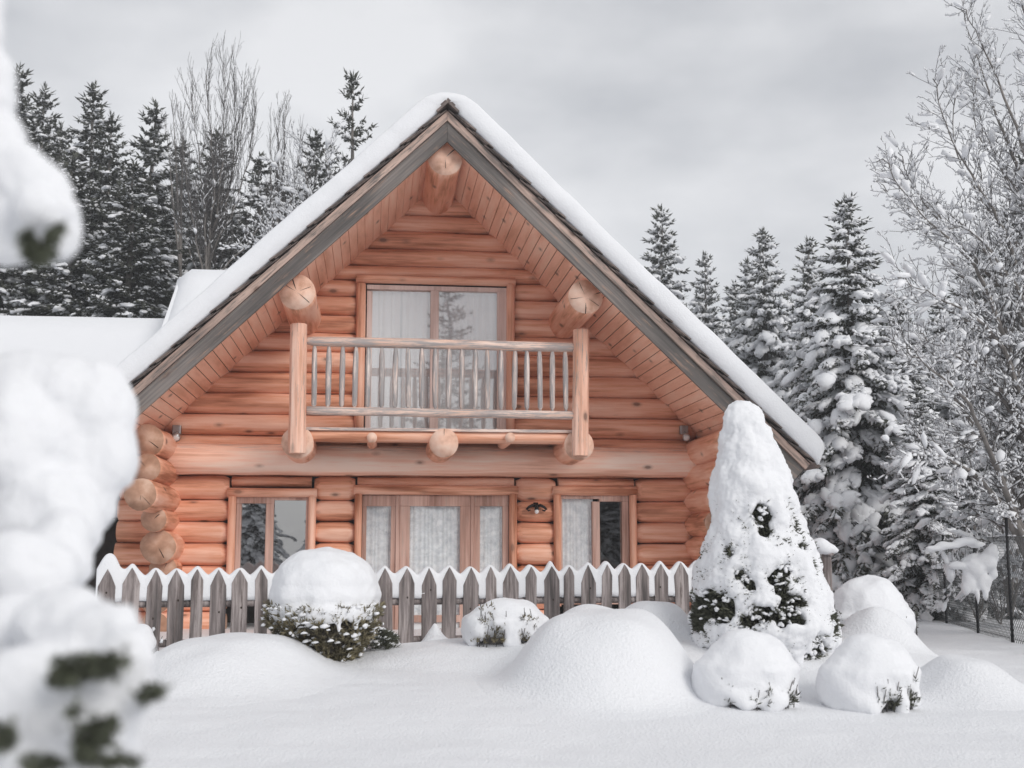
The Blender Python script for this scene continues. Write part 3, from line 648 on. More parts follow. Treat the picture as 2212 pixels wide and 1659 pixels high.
def spruce_meshes(seed, H=10.0, R=1.9, whorls=30, snow=1.0, dens=1.0, droop=1.0, sparse_top=0.0, clumps=1.0, twig=.30, bw=1.0):
    rnd = random.Random(seed); T = MB(); C = MB(); S = MB()
    k = 14; pts = [(0.06 * nz(i * .4, seed), .06 * nz(i * .4, seed, 5), H * .985 * i / k) for i in range(k + 1)]
    T.tube(pts, [.14 * (H / 10) * (1 - i / k) ** .9 + .008 for i in range(k + 1)], 8)
    h = .5
    lev = 0
    while h < H * .985:
        t = h / H; gap = (H / whorls) * (1.12 - .45 * t) ; Rr = R * ((1 - t) ** .86) * (1 + .10 * nz(lev * .9, seed)) + .05
        nb = max(4, int(round((4 + 3.0 * (1 - t)) * (dens if t < .8 else 1)))); ph = rnd.uniform(0, 6.28)
        for b in range(nb):
            az = ph + 2 * pi * b / nb + rnd.uniform(-.35, .35); L = Rr * rnd.uniform(.68, 1.18)
            if rnd.random() < .10: L *= 1.25
            z0 = h + rnd.uniform(-.5, .5) * gap; up0 = .55 - .75 * (1 - t) * droop + rnd.uniform(-.12, .12); sag = (.30 + .35 * (1 - t)) * droop * L * rnd.uniform(.7, 1.3)
            dr = Vector((cos(az), sin(az), 0)); sd = Vector((-sin(az), cos(az), 0)); P = []
            ns = 7
            for i in range(ns + 1):
                s = i / ns; P.append(Vector((0, 0, z0)) + dr * (L * s) + Vector((0, 0, L * s * up0 - sag * s * s + .18 * L * s ** 4)) + sd * (.06 * L * nz(s * 2, b + lev * 3.1, seed)))
            T.tube(P, [max(.004, .018 * L * (1 - .85 * i / ns)) for i in range(ns + 1)], 3, cap=False)
            ntw = max(5, int(L / .075 * dens))
            for q in range(ntw):
                s = .10 + .90 * (q + rnd.random()) / ntw; s = min(s, .999); i = min(ns - 1, int(s * ns)); p = P[i].lerp(P[i + 1], s * ns - i); tang = (P[i + 1] - P[i]).normalized()
                for sg in (-1, 1):
                    if rnd.random() < .12: continue
                    ln = twig * (1.25 - .75 * s) * (.55 + .45 * (1 - t)) * rnd.uniform(.7, 1.35) * min(1.4, .6 + L * .45)
                    d = (tang * rnd.uniform(.45, .9) + sd * sg * rnd.uniform(.6, 1.0) + Vector((0, 0, rnd.uniform(-.75, .05) * droop))).normalized()
                    e = p + d * ln
                    sprig(C, p, d, ln, (.024 + .012 * rnd.random()) * bw, rnd, 4)
                    if rnd.random() < .75: sprig(C, p.lerp(e, .45), (d + Vector((0, 0, -1.1))).normalized(), ln * .7, .020 * bw, rnd, 2)
                    if snow > 1 and rnd.random() < .35: ridge(S, p.lerp(e, .4) + Vector((0, 0, .01)), p.lerp(e, .55) + (d + Vector((0, 0, -1.0))).normalized() * ln * .5, .035, .04)
                    if rnd.random() < .72 * snow: ridge(S, p + Vector((0, 0, .014)), p.lerp(e, rnd.uniform(.6, 1.0)) + Vector((0, 0, .010)), .030 + .035 * rnd.random() * snow, .035 + .035 * rnd.random() * snow)
            sprig(C, P[-2], (P[-1] - P[-2]).normalized() + Vector((0, 0, .15)), twig * .8, .026 * bw, rnd, 3)
            if rnd.random() < .30 * min(1, snow) : ridge(S, P[2] + Vector((0, 0, .02)), P[5] + Vector((0, 0, .02)), .05, .05)
            # lumps of snow on the boughs
            nc = int(L * 3.1 * clumps * snow + rnd.random() * 1.2)
            for q in range(nc):
                s = rnd.uniform(.30, .98); i = min(ns - 1, int(s * ns)); p = P[i].lerp(P[i + 1], s * ns - i); tang = (P[i + 1] - P[i]).normalized()
                big = rnd.random() ** 1.8; rl = (.065 + .155 * big) * min(1.2, .4 + L * .6); c0 = p + sd * rnd.uniform(-.13, .13) * L + Vector((0, 0, .03)); a0 = tang + sd * rnd.uniform(-.8, .8) + Vector((0, 0, rnd.uniform(-.9, .0)))
                clump(S, c0, a0, rl, rl * rnd.uniform(.5, .75), rl * rnd.uniform(.35, .5), rnd, ICO2 if big > .3 else ICO1)
                for e_ in range(3 if big > .25 else 1):
                    r2 = rl * rnd.uniform(.35, .65); clump(S, c0 + a0.normalized() * rl * rnd.uniform(-.8, 1.0) + sd * rl * rnd.uniform(-.6, .6) - Vector((0, 0, rl * rnd.uniform(-.1, .35))), Vector((rnd.uniform(-1, 1), rnd.uniform(-1, 1), -.6)), r2, r2 * .7, r2 * .6, rnd)
        h += gap
    # leader
    for q in range(10): sprig(C, Vector((0, 0, H * (.955 + .004 * q))), Vector((rnd.uniform(-.5, .5), rnd.uniform(-.5, .5), 1)), .22, .02, rnd, 3)
    sprig(C, Vector((0, 0, H * .97)), Vector((0, 0, 1)), .34, .02, rnd, 1)
    def me(mb, nm, mat, sm=False):
        o = mb.build(nm, mat, None, sm); d = o.data; bpy.data.objects.remove(o); return d
    return (me(T, 'trunk', BARK, True), me(C, 'crown', NEED), me(S, 'snow_load', SNOWT, True), H)
PROTO = {
    'snowy': spruce_meshes(1, 10, 2.3, 34, 1.45, 1.25, 1.35, clumps=2.0, twig=.27),
    'snowy2': spruce_meshes(2, 10, 2.0, 36, 1.4, 1.2, 1.2, clumps=1.7, twig=.25),
    'dark': spruce_meshes(3, 14, 2.5, 46, .8, 1.25, 1.0, clumps=.9, twig=.30),
    'dark2': spruce_meshes(4, 14, 2.2, 46, .85, 1.2, .9, clumps=1.0, twig=.30),
    'sparse': spruce_meshes(5, 9, 1.7, 26, .35, 1.0, .45, clumps=.12, twig=.21, bw=.5),
}
def place_spruce(kind, px, py, Y, label, group, wide=1.0, rz=0.0, name='spruce_tree', xy=None, hgt=None):
    T, C, S, H = PROTO[kind]
    if xy is None: P = at(px, py, Y); x, y, zt = P.x, P.y, P.z
    else: x, y = xy; zt = ground(x, y) + hgt
    g = ground(x, y) - .1; s = (zt - g) / H
    r = empty(name, (x, y, g), rz); r.scale = (s * wide, s * wide, s); tag(r, label, 'tree', group)
    for nm, me in (('trunk', T), ('crown', C), ('snow_load', S)):
        o = bpy.data.objects.new(nm, me); COL.objects.link(o); o.parent = r
        if kind == 'sparse' and nm == 'snow_load': o['kind'] = 'stuff'
    return r
GL = 'dark spruces left of the roof'; GR = 'snow-laden spruces right of the cabin'; GB = 'trees of the garden edge across from the cabin'
left_trees = [
    ('dark', 42, 140, 33, 'tall dark spruce at the far left, half behind the blurred snowy branch', 1.25),
    ('dark2', 96, 180, 35, 'dark spruce just right of the far-left tall one', 1.2),
    ('dark', 132, 262, 37, 'shorter dark spruce peeping up between the second and the flat-topped spruce', 1.2),
    ('dark2', 205, 176, 31, 'tall spruce with a small snow cushion on its tip, left of the bare trees', 1.3),
    ('dark', 241, 242, 30, 'dark spruce close against the right side of the cushion-tipped spruce', 1.1),
    ('dark2', 335, 216, 32, 'narrow pointed dark spruce midway between cushion-tipped spruce and the bare fan tree', 1.25),
    ('dark', 470, 275, 36, 'spruce standing behind the large bare fan-shaped tree', 1.35),
    ('dark2', 562, 330, 34, 'low snowy spruce between the two bare trees left of the roof', 1.5),
    ('dark', 683, 280, 36, 'snow-dusted spruce directly left of the sparse pointed one above the roof slope', 1.3),
    ('dark', 395, 300, 40, 'dim spruce in the back row behind the narrow pointed spruce', 1.3),
    ('dark2', 10, 300, 30, 'spruce at the left picture edge below the far-left tall one', 1.4),
    ('dark', 290, 340, 28, 'broad low spruce in front, above the flat snowy roof', 1.5),
    ('dark2', 160, 330, 29, 'broad low spruce nearest the blurred snowy lobe, above the flat roof', 1.5),
    ('dark', 620, 400, 31, 'low spruce tucked against the left roof slope', 1.6),
]
for i, (k, px, py, Y, lab, wd) in enumerate(left_trees): place_spruce(k, px, py, Y, lab, GL, wd, i * 1.3)
place_spruce('sparse', 763, 160, 27, 'slim sparse spruce standing alone above the left roof slope', GL, 1.0, .6)
right_trees = [
    ('snowy2', 1428, 446, 36, 'leftmost right-hand spruce, rising just above the right roof slope', 1.1),
    ('snowy2', 1522, 548, 38, 'slender lower spruce second from the right roof slope', 1.0),
    ('snowy', 1586, 610, 40, 'small distant spruce tip between the second and third spruces right of the roof', 1.2),
    ('snowy2', 1613, 560, 35, 'thin spruce crowding the left side of the third tall one', .9),
    ('snowy', 1647, 495, 34, 'third tall snow-laden spruce right of the roof', 1.1),
    ('snowy2', 1745, 517, 31, 'narrow spruce left of the biggest snow-laden spruce', 1.1),
    ('snowy', 1828, 425, 25, 'biggest snow-laden spruce with heavy drooping boughs', 1.3),
    ('snowy2', 1700, 640, 36, 'half-hidden spruce low between the third tall one and its narrow neighbour', 1.3),
    ('snowy', 1935, 640, 27, 'snowy spruce right of the biggest one, partly behind bare twigs', 1.3),
    ('snowy2', 2030, 640, 31, 'snowy spruce seen through the bare tree, second right of the biggest one', 1.5),
    ('snowy', 2120, 520, 28, 'broad snowy spruce deep behind the bare tree', 1.5),
    ('dark', 2215, 330, 30, 'darker spruce at the right picture edge behind the bare tree', 1.4),
    ('snowy', 1480, 660, 42, 'low spruce filling the gap behind the first two right-hand spruces', 1.5),
    ('snowy2', 1985, 820, 22, 'small snowy spruce in front of the hedge, above the rounded shrubs', 1.5),
    ('snowy', 2210, 800, 23, 'small snowy spruce at the right edge beyond the wire fence', 1.6),
    ('snowy2', 2100, 860, 25, 'small snowy spruce beyond the middle of the wire fence', 1.7),
    ('snowy2', 1790, 800, 30, 'short snow-heaped spruce behind the right eave', 1.6),
]
for i, (k, px, py, Y, lab, wd) in enumerate(right_trees): place_spruce(k, px, py, Y, lab, GR, wd, 2 + i * 1.7)
# across from the cabin (seen mirrored in the panes)
for i, (k, x, y, h, wd) in enumerate((('sparse', 5.0, -16, 13.0, 1.5), ('snowy', -3, -15, 5.2, 1.5), ('snowy2', 1.5, -17, 5.6, 1.7), ('snowy', 8.6, -15, 5.4, 1.6), ('snowy2', 12.4, -17, 5.9, 1.7), ('snowy', 16.5, -16, 5.6, 1.8), ('snowy2', -8, -18, 5.8, 1.7), ('snowy', 21, -18, 6.2, 1.7), ('dark2', -13, -16, 5.5, 1.8))):
    o_ = ['first', 'second', 'third', 'fourth', 'fifth', 'sixth', 'seventh', 'eighth', 'ninth'][sorted((-13, -8, -3, 1.5, 5.0, 8.6, 12.4, 16.5, 21)).index(x)]
    place_spruce(k, 0, 0, 0, ('tall sparse spruce' if h > 10 else 'low snowy spruce') + ' across the garden facing the cabin, %s from the wing side' % o_, GB, wd, i * .9, xy=(x, y), hgt=h)

# ------------------------------------------------------------------ bare trees
def twigs(W, S, p, d, L, r, lvl, rnd, upb=.25, snow=1.0, spread=1.0, side=3, sw=1.0):
    n = max(2, min(6, int(L / .12))); P = [p]; q = p.copy(); dd = d.normalized(); wob = .22
    for i in range(n):
        dd = (dd + Vector((rnd.uniform(-wob, wob), rnd.uniform(-wob, wob), rnd.uniform(-wob, wob) + upb * .25))).normalized(); q = q + dd * (L / n); P.append(q)
    W.tube(P, [max(.0032, r * (1 - .75 * i / n)) for i in range(n + 1)], side, cap=False)
    for i in range(n):
        if rnd.random() < .8 * snow and abs((P[i+1] - P[i]).normalized().z) < .88:
            h = (.012 + .018 * rnd.random()) * sw; ridge(S, P[i] + Vector((0, 0, r * .6)), P[i + 1] + Vector((0, 0, r * .5)), .010 * sw + r * .9, h + r)
    if lvl > 0:
        m = max(2, int(L / (.13 if lvl == 1 else .17)))
        for k in range(m):
            s = .15 + .85 * (k + rnd.random()) / m; i = min(n - 1, int(s * n)); b = P[i].lerp(P[i + 1], min(1, s * n - i)); t = (P[i + 1] - P[i]).normalized()
            o = t.orthogonal().normalized(); a = rnd.uniform(0, 6.28); o = (o * cos(a) + t.cross(o) * sin(a))
            nd = (t * .75 + o * rnd.uniform(.45, .9) * spread + Vector((0, 0, upb * .5))).normalized()
            twigs(W, S, b, nd, L * rnd.uniform(.28, .5) * (1.1 - .4 * s), r * .5, lvl - 1, rnd, upb, snow, spread, 3, sw)
def bare_tree(name, leaders, r0, seed, label, group, step=.26, slen=1.0, lvl=1, upb=.25, snow=1.0, clumps=.5, spread=1.0, sw=1.0, stems=True, dens=1.0):
    rnd = random.Random(seed); base = leaders[0][0]; root = empty(name, base); tag(root, label, 'tree', group); W = MB(); K = MB(); S = MB()
    for ld in leaders:
        P0 = [Vector(q) - base for q in ld]; P = []
        for i in range(len(P0) - 1):
            a = P0[max(0, i - 1)]; b = P0[i]; c = P0[i + 1]; d = P0[min(len(P0) - 1, i + 2)]
            for j in range(5):
                t = j / 5; P.append(.5 * ((2 * b) + (c - a) * t + (2 * a - 5 * b + 4 * c - d) * t * t + (3 * b - a - 3 * c + d) * t ** 3))
        P.append(P0[-1]); P = [q + Vector((.05 * nz(i * .6, seed), .05 * nz(i * .6, seed, 3), .05 * nz(i * .6, seed, 6))) for i, q in enumerate(P)]; P[0] = P0[0]
        m = len(P); rs = [max(.007, r0 * (1 - i / (m - 1)) ** 1.15) for i in range(m)]
        K.tube(P, rs, 7, cap=False); tot = sum((P[i + 1] - P[i]).length for i in range(m - 1)); acc = 0
        for i in range(m - 1):
            seg = P[i + 1] - P[i]; t = seg.normalized()
            if abs(t.z) < .93 and rnd.random() < .92 * snow: ridge(S, P[i] + Vector((0, 0, rs[i] * .7)), P[i + 1] + Vector((0, 0, rs[i] * .6)), rs[i] * .8 + .012 * sw, rs[i] * .7 + .03 * sw)
            f0 = acc / tot; nseg = max(1, int(seg.length / step * dens + rnd.random()))
            if f0 > .18:
                for k in range(nseg):
                    b = P[i].lerp(P[i + 1], rnd.random()); o = t.orthogonal().normalized(); a = rnd.uniform(0, 6.28); o = o * cos(a) + t.cross(o) * sin(a)
                    nd = (t * .7 + o * rnd.uniform(.6, 1.1) * spread + Vector((0, 0, upb))).normalized()
                    twigs(W, S, b, nd, slen * rnd.uniform(.5, 1.2) * (1.15 - .6 * f0), max(.006, rs[i] * .35), lvl, rnd, upb, snow, spread, 3, sw)
                    if rnd.random() < clumps: clump(S, b + nd * rnd.uniform(.05, .35) + Vector((0, 0, .03)), nd, rnd.uniform(.05, .15) * sw, rnd.uniform(.03, .07) * sw, rnd.uniform(.03, .055) * sw, rnd)
            acc += seg.length
    K.build('trunk', BARK, root, True); W.build('twigs', TWIG, root, True); tag(S.build('snow_load', SNOWT, root, True), kind='stuff')
    return root
def pl(Y, pts, dy=0.0, rnd=None):
    return [at(px, py, Y + dy * (i / max(1, len(pts) - 1))) for i, (px, py) in enumerate(pts)]
Yb = 17.0; B = (2235, 1240)
ldr = [
    (-2.0, [B, (2190, 1090), (2130, 960), (2060, 860), (1985, 790), (1915, 745)]),
    (0.5, [B, (2200, 1000), (2150, 760), (2080, 600), (1985, 490), (1893, 392)]),
    (-1.0, [B, (2225, 900), (2170, 650), (2085, 540), (1990, 430), (1940, 330)]),
    (-1.5, [B, (2240, 850), (2190, 560), (2130, 430), (2055, 300), (2015, 170)]),
    (1.0, [B, (2255, 800), (2225, 450), (2160, 270), (2110, 120), (2075, 20)]),
    (-.5, [B, (2290, 700), (2290, 350), (2240, 130), (2190, -60), (2170, -200)]),
    (1.8, [B, (2310, 650), (2340, 300), (2330, 0), (2310, -200)]),
    (-2.5, [B, (2215, 960), (2180, 780), (2110, 690), (2020, 640), (1940, 600)]),
    (2.0, [B, (2190, 1050), (2110, 880), (2010, 760), (1930, 690)]),
    (-2.5, [B, (2180, 1120), (2110, 1030), (2030, 985), (1960, 985)]),
    (1.2, [B, (2280, 800), (2250, 560), (2180, 400), (2120, 260), (2100, 130)]),
    (-1.2, [B, (2260, 900), (2210, 700), (2140, 560), (2060, 470), (1960, 450)]),
    (-2.2, [B, (2230, 1000), (2190, 880), (2120, 800), (2050, 760), (1980, 720)]),
    (.2, [B, (2400, 800), (2480, 450), (2520, 150)]),
    (.2, [B, (2250, 950), (2240, 760), (2200, 620), (2150, 500), (2110, 350)]),
]
rq = random.Random(77); extra = []
for dy, q in ldr:
    ox, oy = rq.uniform(-45, 60), rq.uniform(-50, 70)
    extra.append(pl(Yb, [q[0]] + [(a + ox * (i + 1) / len(q) + rq.uniform(-18, 18), b + oy * (i + 1) / len(q) + rq.uniform(-18, 18)) for i, (a, b) in enumerate(q[1:])], dy + rq.uniform(-1.8, 1.8)))
bare_tree('bare_tree', [pl(Yb, q, dy) for dy, q in ldr] + extra, .055, 21, 'big bare deciduous tree with snow-dusted twigs reaching in from the right edge', 'bare trees', step=.09, slen=.85, lvl=2, upb=.12, snow=.85, clumps=.34, sw=1.15)
Yl = 26; B = (441, 700)
l1 = [(0, [B, (450, 560), (470, 450), (480, 330), (485, 210), (483, 135)]), (-.6, [B, (445, 560), (440, 440), (425, 300), (412, 200)]), (.7, [B, (452, 540), (490, 430), (520, 300), (528, 170)]),
      (.4, [B, (455, 560), (505, 450), (540, 330), (552, 230)]), (-.8, [B, (440, 600), (415, 470), (398, 350), (395, 265)]), (-.3, [B, (450, 540), (462, 400), (452, 260), (445, 160)]), (.9, [B, (455, 520), (500, 380), (508, 250), (505, 160)]),
      (.1, [B, (470, 600), (540, 520), (580, 450), (600, 400)]), (.5, [B, (430, 600), (400, 520), (372, 470)])]
bare_tree('bare_tree', [pl(Yl, q, dy) for dy, q in l1], .034, 31, 'tall bare tree fanning upright twigs above the low snowy roof, left of the gable', 'bare trees', step=.11, slen=1.3, lvl=1, upb=.7, snow=1.0, clumps=.05, spread=.5, sw=1.0)
B = (600, 600)
l2 = [(0, [B, (605, 480), (612, 350), (618, 230)]), (.5, [B, (620, 470), (640, 380), (650, 290)]), (-.5, [B, (590, 480), (585, 380), (585, 290)]), (.2, [B, (600, 440), (600, 330), (603, 250)]), (.3, [B, (630, 500), (668, 430), (672, 350)])]
bare_tree('bare_tree', [pl(28, q, dy) for dy, q in l2], .04, 32, 'smaller bare tree close to the left roof slope, between fan tree and sparse spruce', 'bare trees', step=.13, slen=1.1, lvl=1, upb=.8, snow=.7, clumps=.05, spread=.45)
B = (390, 600)
l3 = [(0, [B, (385, 450), (378, 320), (372, 215)]), (.5, [B, (392, 430), (395, 320), (385, 240)]), (-.5, [B, (375, 450), (366, 350), (358, 270)])]
bare_tree('bare_tree', [pl(31, q, dy) for dy, q in l3], .035, 33, 'thin bare sapling between the narrow pointed spruce and the fan-shaped tree', 'bare trees', step=.18, slen=.9, lvl=1, upb=.9, snow=.6, clumps=.0, spread=.35)
B = (700, 640)
l5 = [(0, [B, (690, 520), (670, 430), (655, 350), (640, 300)]), (.6, [B, (660, 540), (610, 470), (570, 430), (540, 420)]), (-.5, [B, (720, 500), (715, 400), (700, 320)]), (.3, [B, (680, 500), (630, 400), (590, 350)]), (-.8, [B, (640, 580), (580, 540), (530, 520)]), (.9, [B, (740, 480), (745, 400)]), (-.3, [B, (670, 560), (620, 520), (570, 480)])]
bare_tree('bare_tree', [pl(25.5, q, dy) for dy, q in l5], .03, 34, 'heavily frosted bare tree whose white twigs spread just above the left roof slope', 'bare trees', step=.10, slen=1.0, lvl=1, upb=.3, snow=1.0, clumps=.3, spread=.9, sw=1.6)
# bent snow-loaded bush at the wire fence
B = (2185, 1330)
l4 = [(-1.0, [B, (2170, 1210), (2120, 1165), (2060, 1175), (2015, 1215)]), (-.5, [B, (2160, 1230), (2110, 1200), (2070, 1230), (2050, 1290)]), (0, [B, (2185, 1200), (2150, 1130), (2090, 1110), (2020, 1120)]),
      (.5, [B, (2200, 1200), (2170, 1100), (2120, 1060), (2050, 1040)]), (-.8, [B, (2210, 1230), (2240, 1180), (2280, 1200)]), (.4, [B, (2170, 1260), (2130, 1240), (2100, 1280)]), (0.6, [B, (2205, 1180), (2190, 1080), (2150, 1010), (2090, 960)])]
bush = bare_tree('bent_bush', [pl(17.6, q, dy) for dy, q in l4], .03, 41, 'bush bent over by snow with drooping white branches at the wire fence', None, step=.10, slen=.55, lvl=1, upb=-.25, snow=1.0, clumps=.5, sw=1.3)
bush['category'] = 'bush'
bb = at(*B, 17.6)
def bl(lst, Y, base):
    return [(at(px, py, Y + dy) - base, (rx * Y / F, ry_ * Y / F, rz_ * Y / F)) for (px, py, dy, rx, rz_, ry_) in lst]
snow_blobs('snow_load', bl([(2148, 1195, -.8, 22, 16, 18), (2130, 1215, -.8, 24, 20, 18), (2105, 1228, -.8, 22, 22, 18), (2090, 1250, -.8, 12, 22, 12), (2085, 1270, -.8, 8, 18, 9), (2120, 1250, -.8, 12, 24, 12), (2128, 1275, -.8, 7, 24, 8), (2145, 1236, -.8, 9, 16, 8), (2070, 1222, -.8, 25, 8, 10), (2112, 1212, -.7, 38, 15, 18), (2100, 1262, -.75, 15, 20, 10), (2160, 1180, -.6, 24, 10, 14), (2112, 1290, -.8, 5, 18, 6), (2135, 1262, -.8, 9, 18, 8),
    (2050, 1178, -1, 30, 8, 12), (2085, 1170, -1, 26, 9, 12), (2020, 1185, -1, 20, 7, 10), (2110, 1176, -.9, 22, 8, 11)], 17.4, bb), .022, SNOW, bush, 3, .03, 6)
# hedge of bare brush behind the wire
for k, (px, Y) in enumerate(((2010, 24), (2060, 22), (2110, 21), (2160, 20), (2215, 19), (2260, 18.5))):
    rnd = random.Random(60 + k); x0 = at(px, 1300, Y).x; g = ground(x0, Y); base = Vector((x0, Y, g)); lds = []
    for q in range(9):
        a = rnd.uniform(0, 6.28); rr = rnd.uniform(.3, .9); lds.append([base, base + Vector((cos(a) * rr * .4, sin(a) * rr * .4, .6)), base + Vector((cos(a) * rr, sin(a) * rr, 1.2 + rnd.random() * .6))])
    o = bare_tree('brush', lds, .015, 50 + k, 'snow-dusted bare brush behind the wire fence, %s from its far end' % ['first', 'second', 'third', 'fourth', 'fifth', 'sixth'][k], 'brush behind the wire fence', step=.09, slen=.5, lvl=1, upb=.1, snow=.6, clumps=.12)
    o['category'] = 'bush'

# ------------------------------------------------------------------ wire fence on the right
CF = [(1965, 24.5), (2043, 20.5), (2110, 17.9), (2183, 16.0), (2300, 14.2)]
wf = empty('wire_fence', (0, 0, 0)); tag(wf, 'dark wire mesh fence on thin posts along the right edge of the garden', 'fence')
cps = []
for px, Y in CF:
    x = at(px, 1300, Y).x; cps.append(Vector((x, Y, ground(x, Y) - .05)))
wf.location = cps[2]; b0 = cps[2]; tops = [1.5, 1.5, 1.45, 1.65, 1.65]
for p, t in zip(cps, tops):
    mb = MB(); mb.tube([p - b0, p - b0 + Vector((0, 0, t))], .022, 8); mb.build('post', BLACKM, wf, True)
    mb = MB(); clump(mb, p - b0 + Vector((0, 0, t + .015)), Vector((1, 0, 0)), .045, .045, .05, rnd, ICO2); mb.build('snow_cap', SNOWT, wf, True)
mb = MB()
def strand(mb, a, b, r):
    d = (b - a).normalized(); u = d.orthogonal().normalized() * r; v = d.cross(u).normalized() * r; k = len(mb.v)
    mb.v += [tuple(a + u), tuple(a - u * .5 + v * .87), tuple(a - u * .5 - v * .87), tuple(b + u), tuple(b - u * .5 + v * .87), tuple(b - u * .5 - v * .87)]
    for f in ((0, 1, 4, 3), (1, 2, 5, 4), (2, 0, 3, 5)): mb.f.append(tuple(k + i for i in f)); mb.m.append(0)
for i in range(len(cps) - 1):
    a, b = cps[i] - b0, cps[i + 1] - b0; L = (b - a).length; U = (b - a) / L; hh = 1.4; st = .07; m = int((L + hh) / st)
    for k in range(m):
        s = k * st
        for sg in (1, -1):
            s0, s1 = (s, s - hh) if sg > 0 else (s - hh, s); lo0 = max(0, min(L, s0)); lo1 = max(0, min(L, s1))
            z0 = abs(lo0 - s0); z1 = hh - abs(lo1 - s1)
            if abs(lo0 - lo1) < .02: continue
            strand(mb, a + U * lo0 + Vector((0, 0, z0)), a + U * lo1 + Vector((0, 0, z1)), .0028)
    for z in (hh, hh * .5, .1): strand(mb, a + Vector((0, 0, z)), b + Vector((0, 0, z)), .005)
mb.build('wire_mesh', WIREM, wf)
mb = MB()
for i in range(len(cps) - 1):
    a, b = cps[i] - b0, cps[i + 1] - b0
    for k in range(10):
        if rnd.random() < .7: ridge(mb, a.lerp(b, k / 10) + Vector((0, 0, 1.405)), a.lerp(b, (k + .95) / 10) + Vector((0, 0, 1.405)), .012, .02)
tag(mb.build('snow_line', SNOWT, wf, True), kind='stuff')

# ------------------------------------------------------------------ snow mounds and shrubs in front
def mound(px0, px1, ptop, Y, label, pw=3.2, depth=None, lopside=0.0, flare=1.35, name='snow_mound', sh=.02):
    xl = at(px0, 1400, Y).x; xr = at(px1, 1400, Y).x; cx = (xl + xr) / 2; R = (xr - xl) / 2; g = ground(cx, Y); top = at((px0 + px1) / 2, ptop, Y).z; Hh = top - g
    D = (depth or R * .9); mb = MB(); nr, na = 40, 72; root = Vector((cx, Y, g))
    for i in range(nr + 1):
        q = 1.9 * i / nr
        for j in range(na):
            a = 2 * pi * j / na; x = cx + cos(a) * q * R * (1 + .05 * nz(cos(a) * 1.5, sin(a) * 1.5, px0)); y = Y + sin(a) * q * D
            hh = Hh * (.86 * exp(-((q / 1.0) ** pw) * 1.1) + .14 * exp(-(q / 1.15) ** 2 * 1.2)) * (1 + .10 * nz(cos(a) * q * 1.7 + px0, sin(a) * q * 1.7) * min(1, q * 2)); z = ground(x, y) + hh + sh * nz(x * 2.2, y * 2.2, px0) * min(1, q * 2) * exp(-(q / 1.2) ** 4) - .008 - .06 * smooth(1.35, 1.9, q)
            mb.v.append((x - cx, y - Y, z - g))
    for i in range(nr):
        for j in range(na):
            j2 = (j + 1) % na; mb.f.append((i * na + j, (i + 1) * na + j, (i + 1) * na + j2, i * na + j2)); mb.m.append(0)
    o = mb.build(name, SNOWG, None, True, loc=root); tag(o, label, 'snow mound', 'snow mounds before the fence'); return o
mound(300, 690, 1372, 11.5, 'wide low snow mound in front of the left end of the picket fence', 3.8, 1.1)
mound(1115, 1490, 1318, 11.1, 'biggest smooth snow dome, centre right in front of the picket fence', 5.2, .95)
mound(1325, 1500, 1297, 13.0, 'rounded snow hump between the biggest dome and the tall snowy topiary', 4.0, .5)
mound(1985, 2190, 1420, 11.0, 'low smooth snow hump at the far right in the open snow', 3.2, .6)
mound(1810, 1985, 1316, 13.2, 'rounded snow hump stacked between the two right-hand rounded shrubs', 3.5, .5)
mound(880, 1120, 1385, 12.7, 'sloping snow bank at the fence foot between ball-shaped shrub and twiggy hump', 2.6, .5)
mound(812, 862, 1362, 13.2, 'little snow knob beside the ball-shaped shrub at the fence foot', 3.0, .18)
mound(915, 962, 1345, 13.3, 'small pointed snow peak at the fence foot left of the twiggy hump', 1.7, .16)

def sprigs_on(mb, pts, rnd, l=(.05, .12), w_=.008, n=3, up=.4):
    for p, nrm in pts:
        d = (nrm + Vector((rnd.uniform(-.6, .6), rnd.uniform(-.6, .6), rnd.uniform(-.3, .8) * up + up * .4))); sprig(mb, p, d, rnd.uniform(*l), w_, rnd, n)
def place(name, px, py, Y, label, cat, group=None):
    P = at(px, py, Y); P.z = ground(P.x, P.y); r = empty(name, P); tag(r, label, cat, group); return r, P
# ball-shaped shrub with its thick cap
r, P = place('ball_shrub', 698, 1440, 12.2, 'ball-shaped olive shrub under a thick dome of snow before the picket fence', 'shrub')
k = 12.2 / F; rnd = random.Random(7); zc = at(698, 1180, 12.2).z - P.z; zm = at(698, 1320, 12.2).z - P.z
def rad_ball(z):
    # radius of the foliage at height z
    t = z / zm
    return .55 * (max(0.0, min(1, .42 + .75 * t)) ** .8) if t < .8 else .55
S = MB(); C = MB()
for q in range(2600):
    z = zm * rnd.uniform(-.02, 1.12) ; a = rnd.uniform(0, 6.28); rr = rad_ball(z) * (1 + .07 * nz(cos(a) * 3, sin(a) * 3, z * 5)) * rnd.uniform(.72, 1.0); p = Vector((cos(a) * rr, sin(a) * rr, z)); n_ = Vector((cos(a), sin(a), .2))
    sprig(C, p, n_ * .8 + Vector((rnd.uniform(-.5, .5), rnd.uniform(-.5, .5), rnd.uniform(0, .9))), rnd.uniform(.05, .11), .008, rnd, 4)
    if rnd.random() < .13 * (z / zm + .3): clump(S, p + n_ * .05, n_.cross(Vector((0, 0, 1))), rnd.uniform(.015, .05), rnd.uniform(.012, .03), rnd.uniform(.012, .03), rnd)
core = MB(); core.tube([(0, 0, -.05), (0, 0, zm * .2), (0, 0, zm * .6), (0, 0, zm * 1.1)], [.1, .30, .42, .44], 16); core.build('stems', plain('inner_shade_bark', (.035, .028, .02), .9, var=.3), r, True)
C.build('foliage', NEEDW, r); tag(S.build('snow_flecks', SNOWT, r, True), kind='stuff')
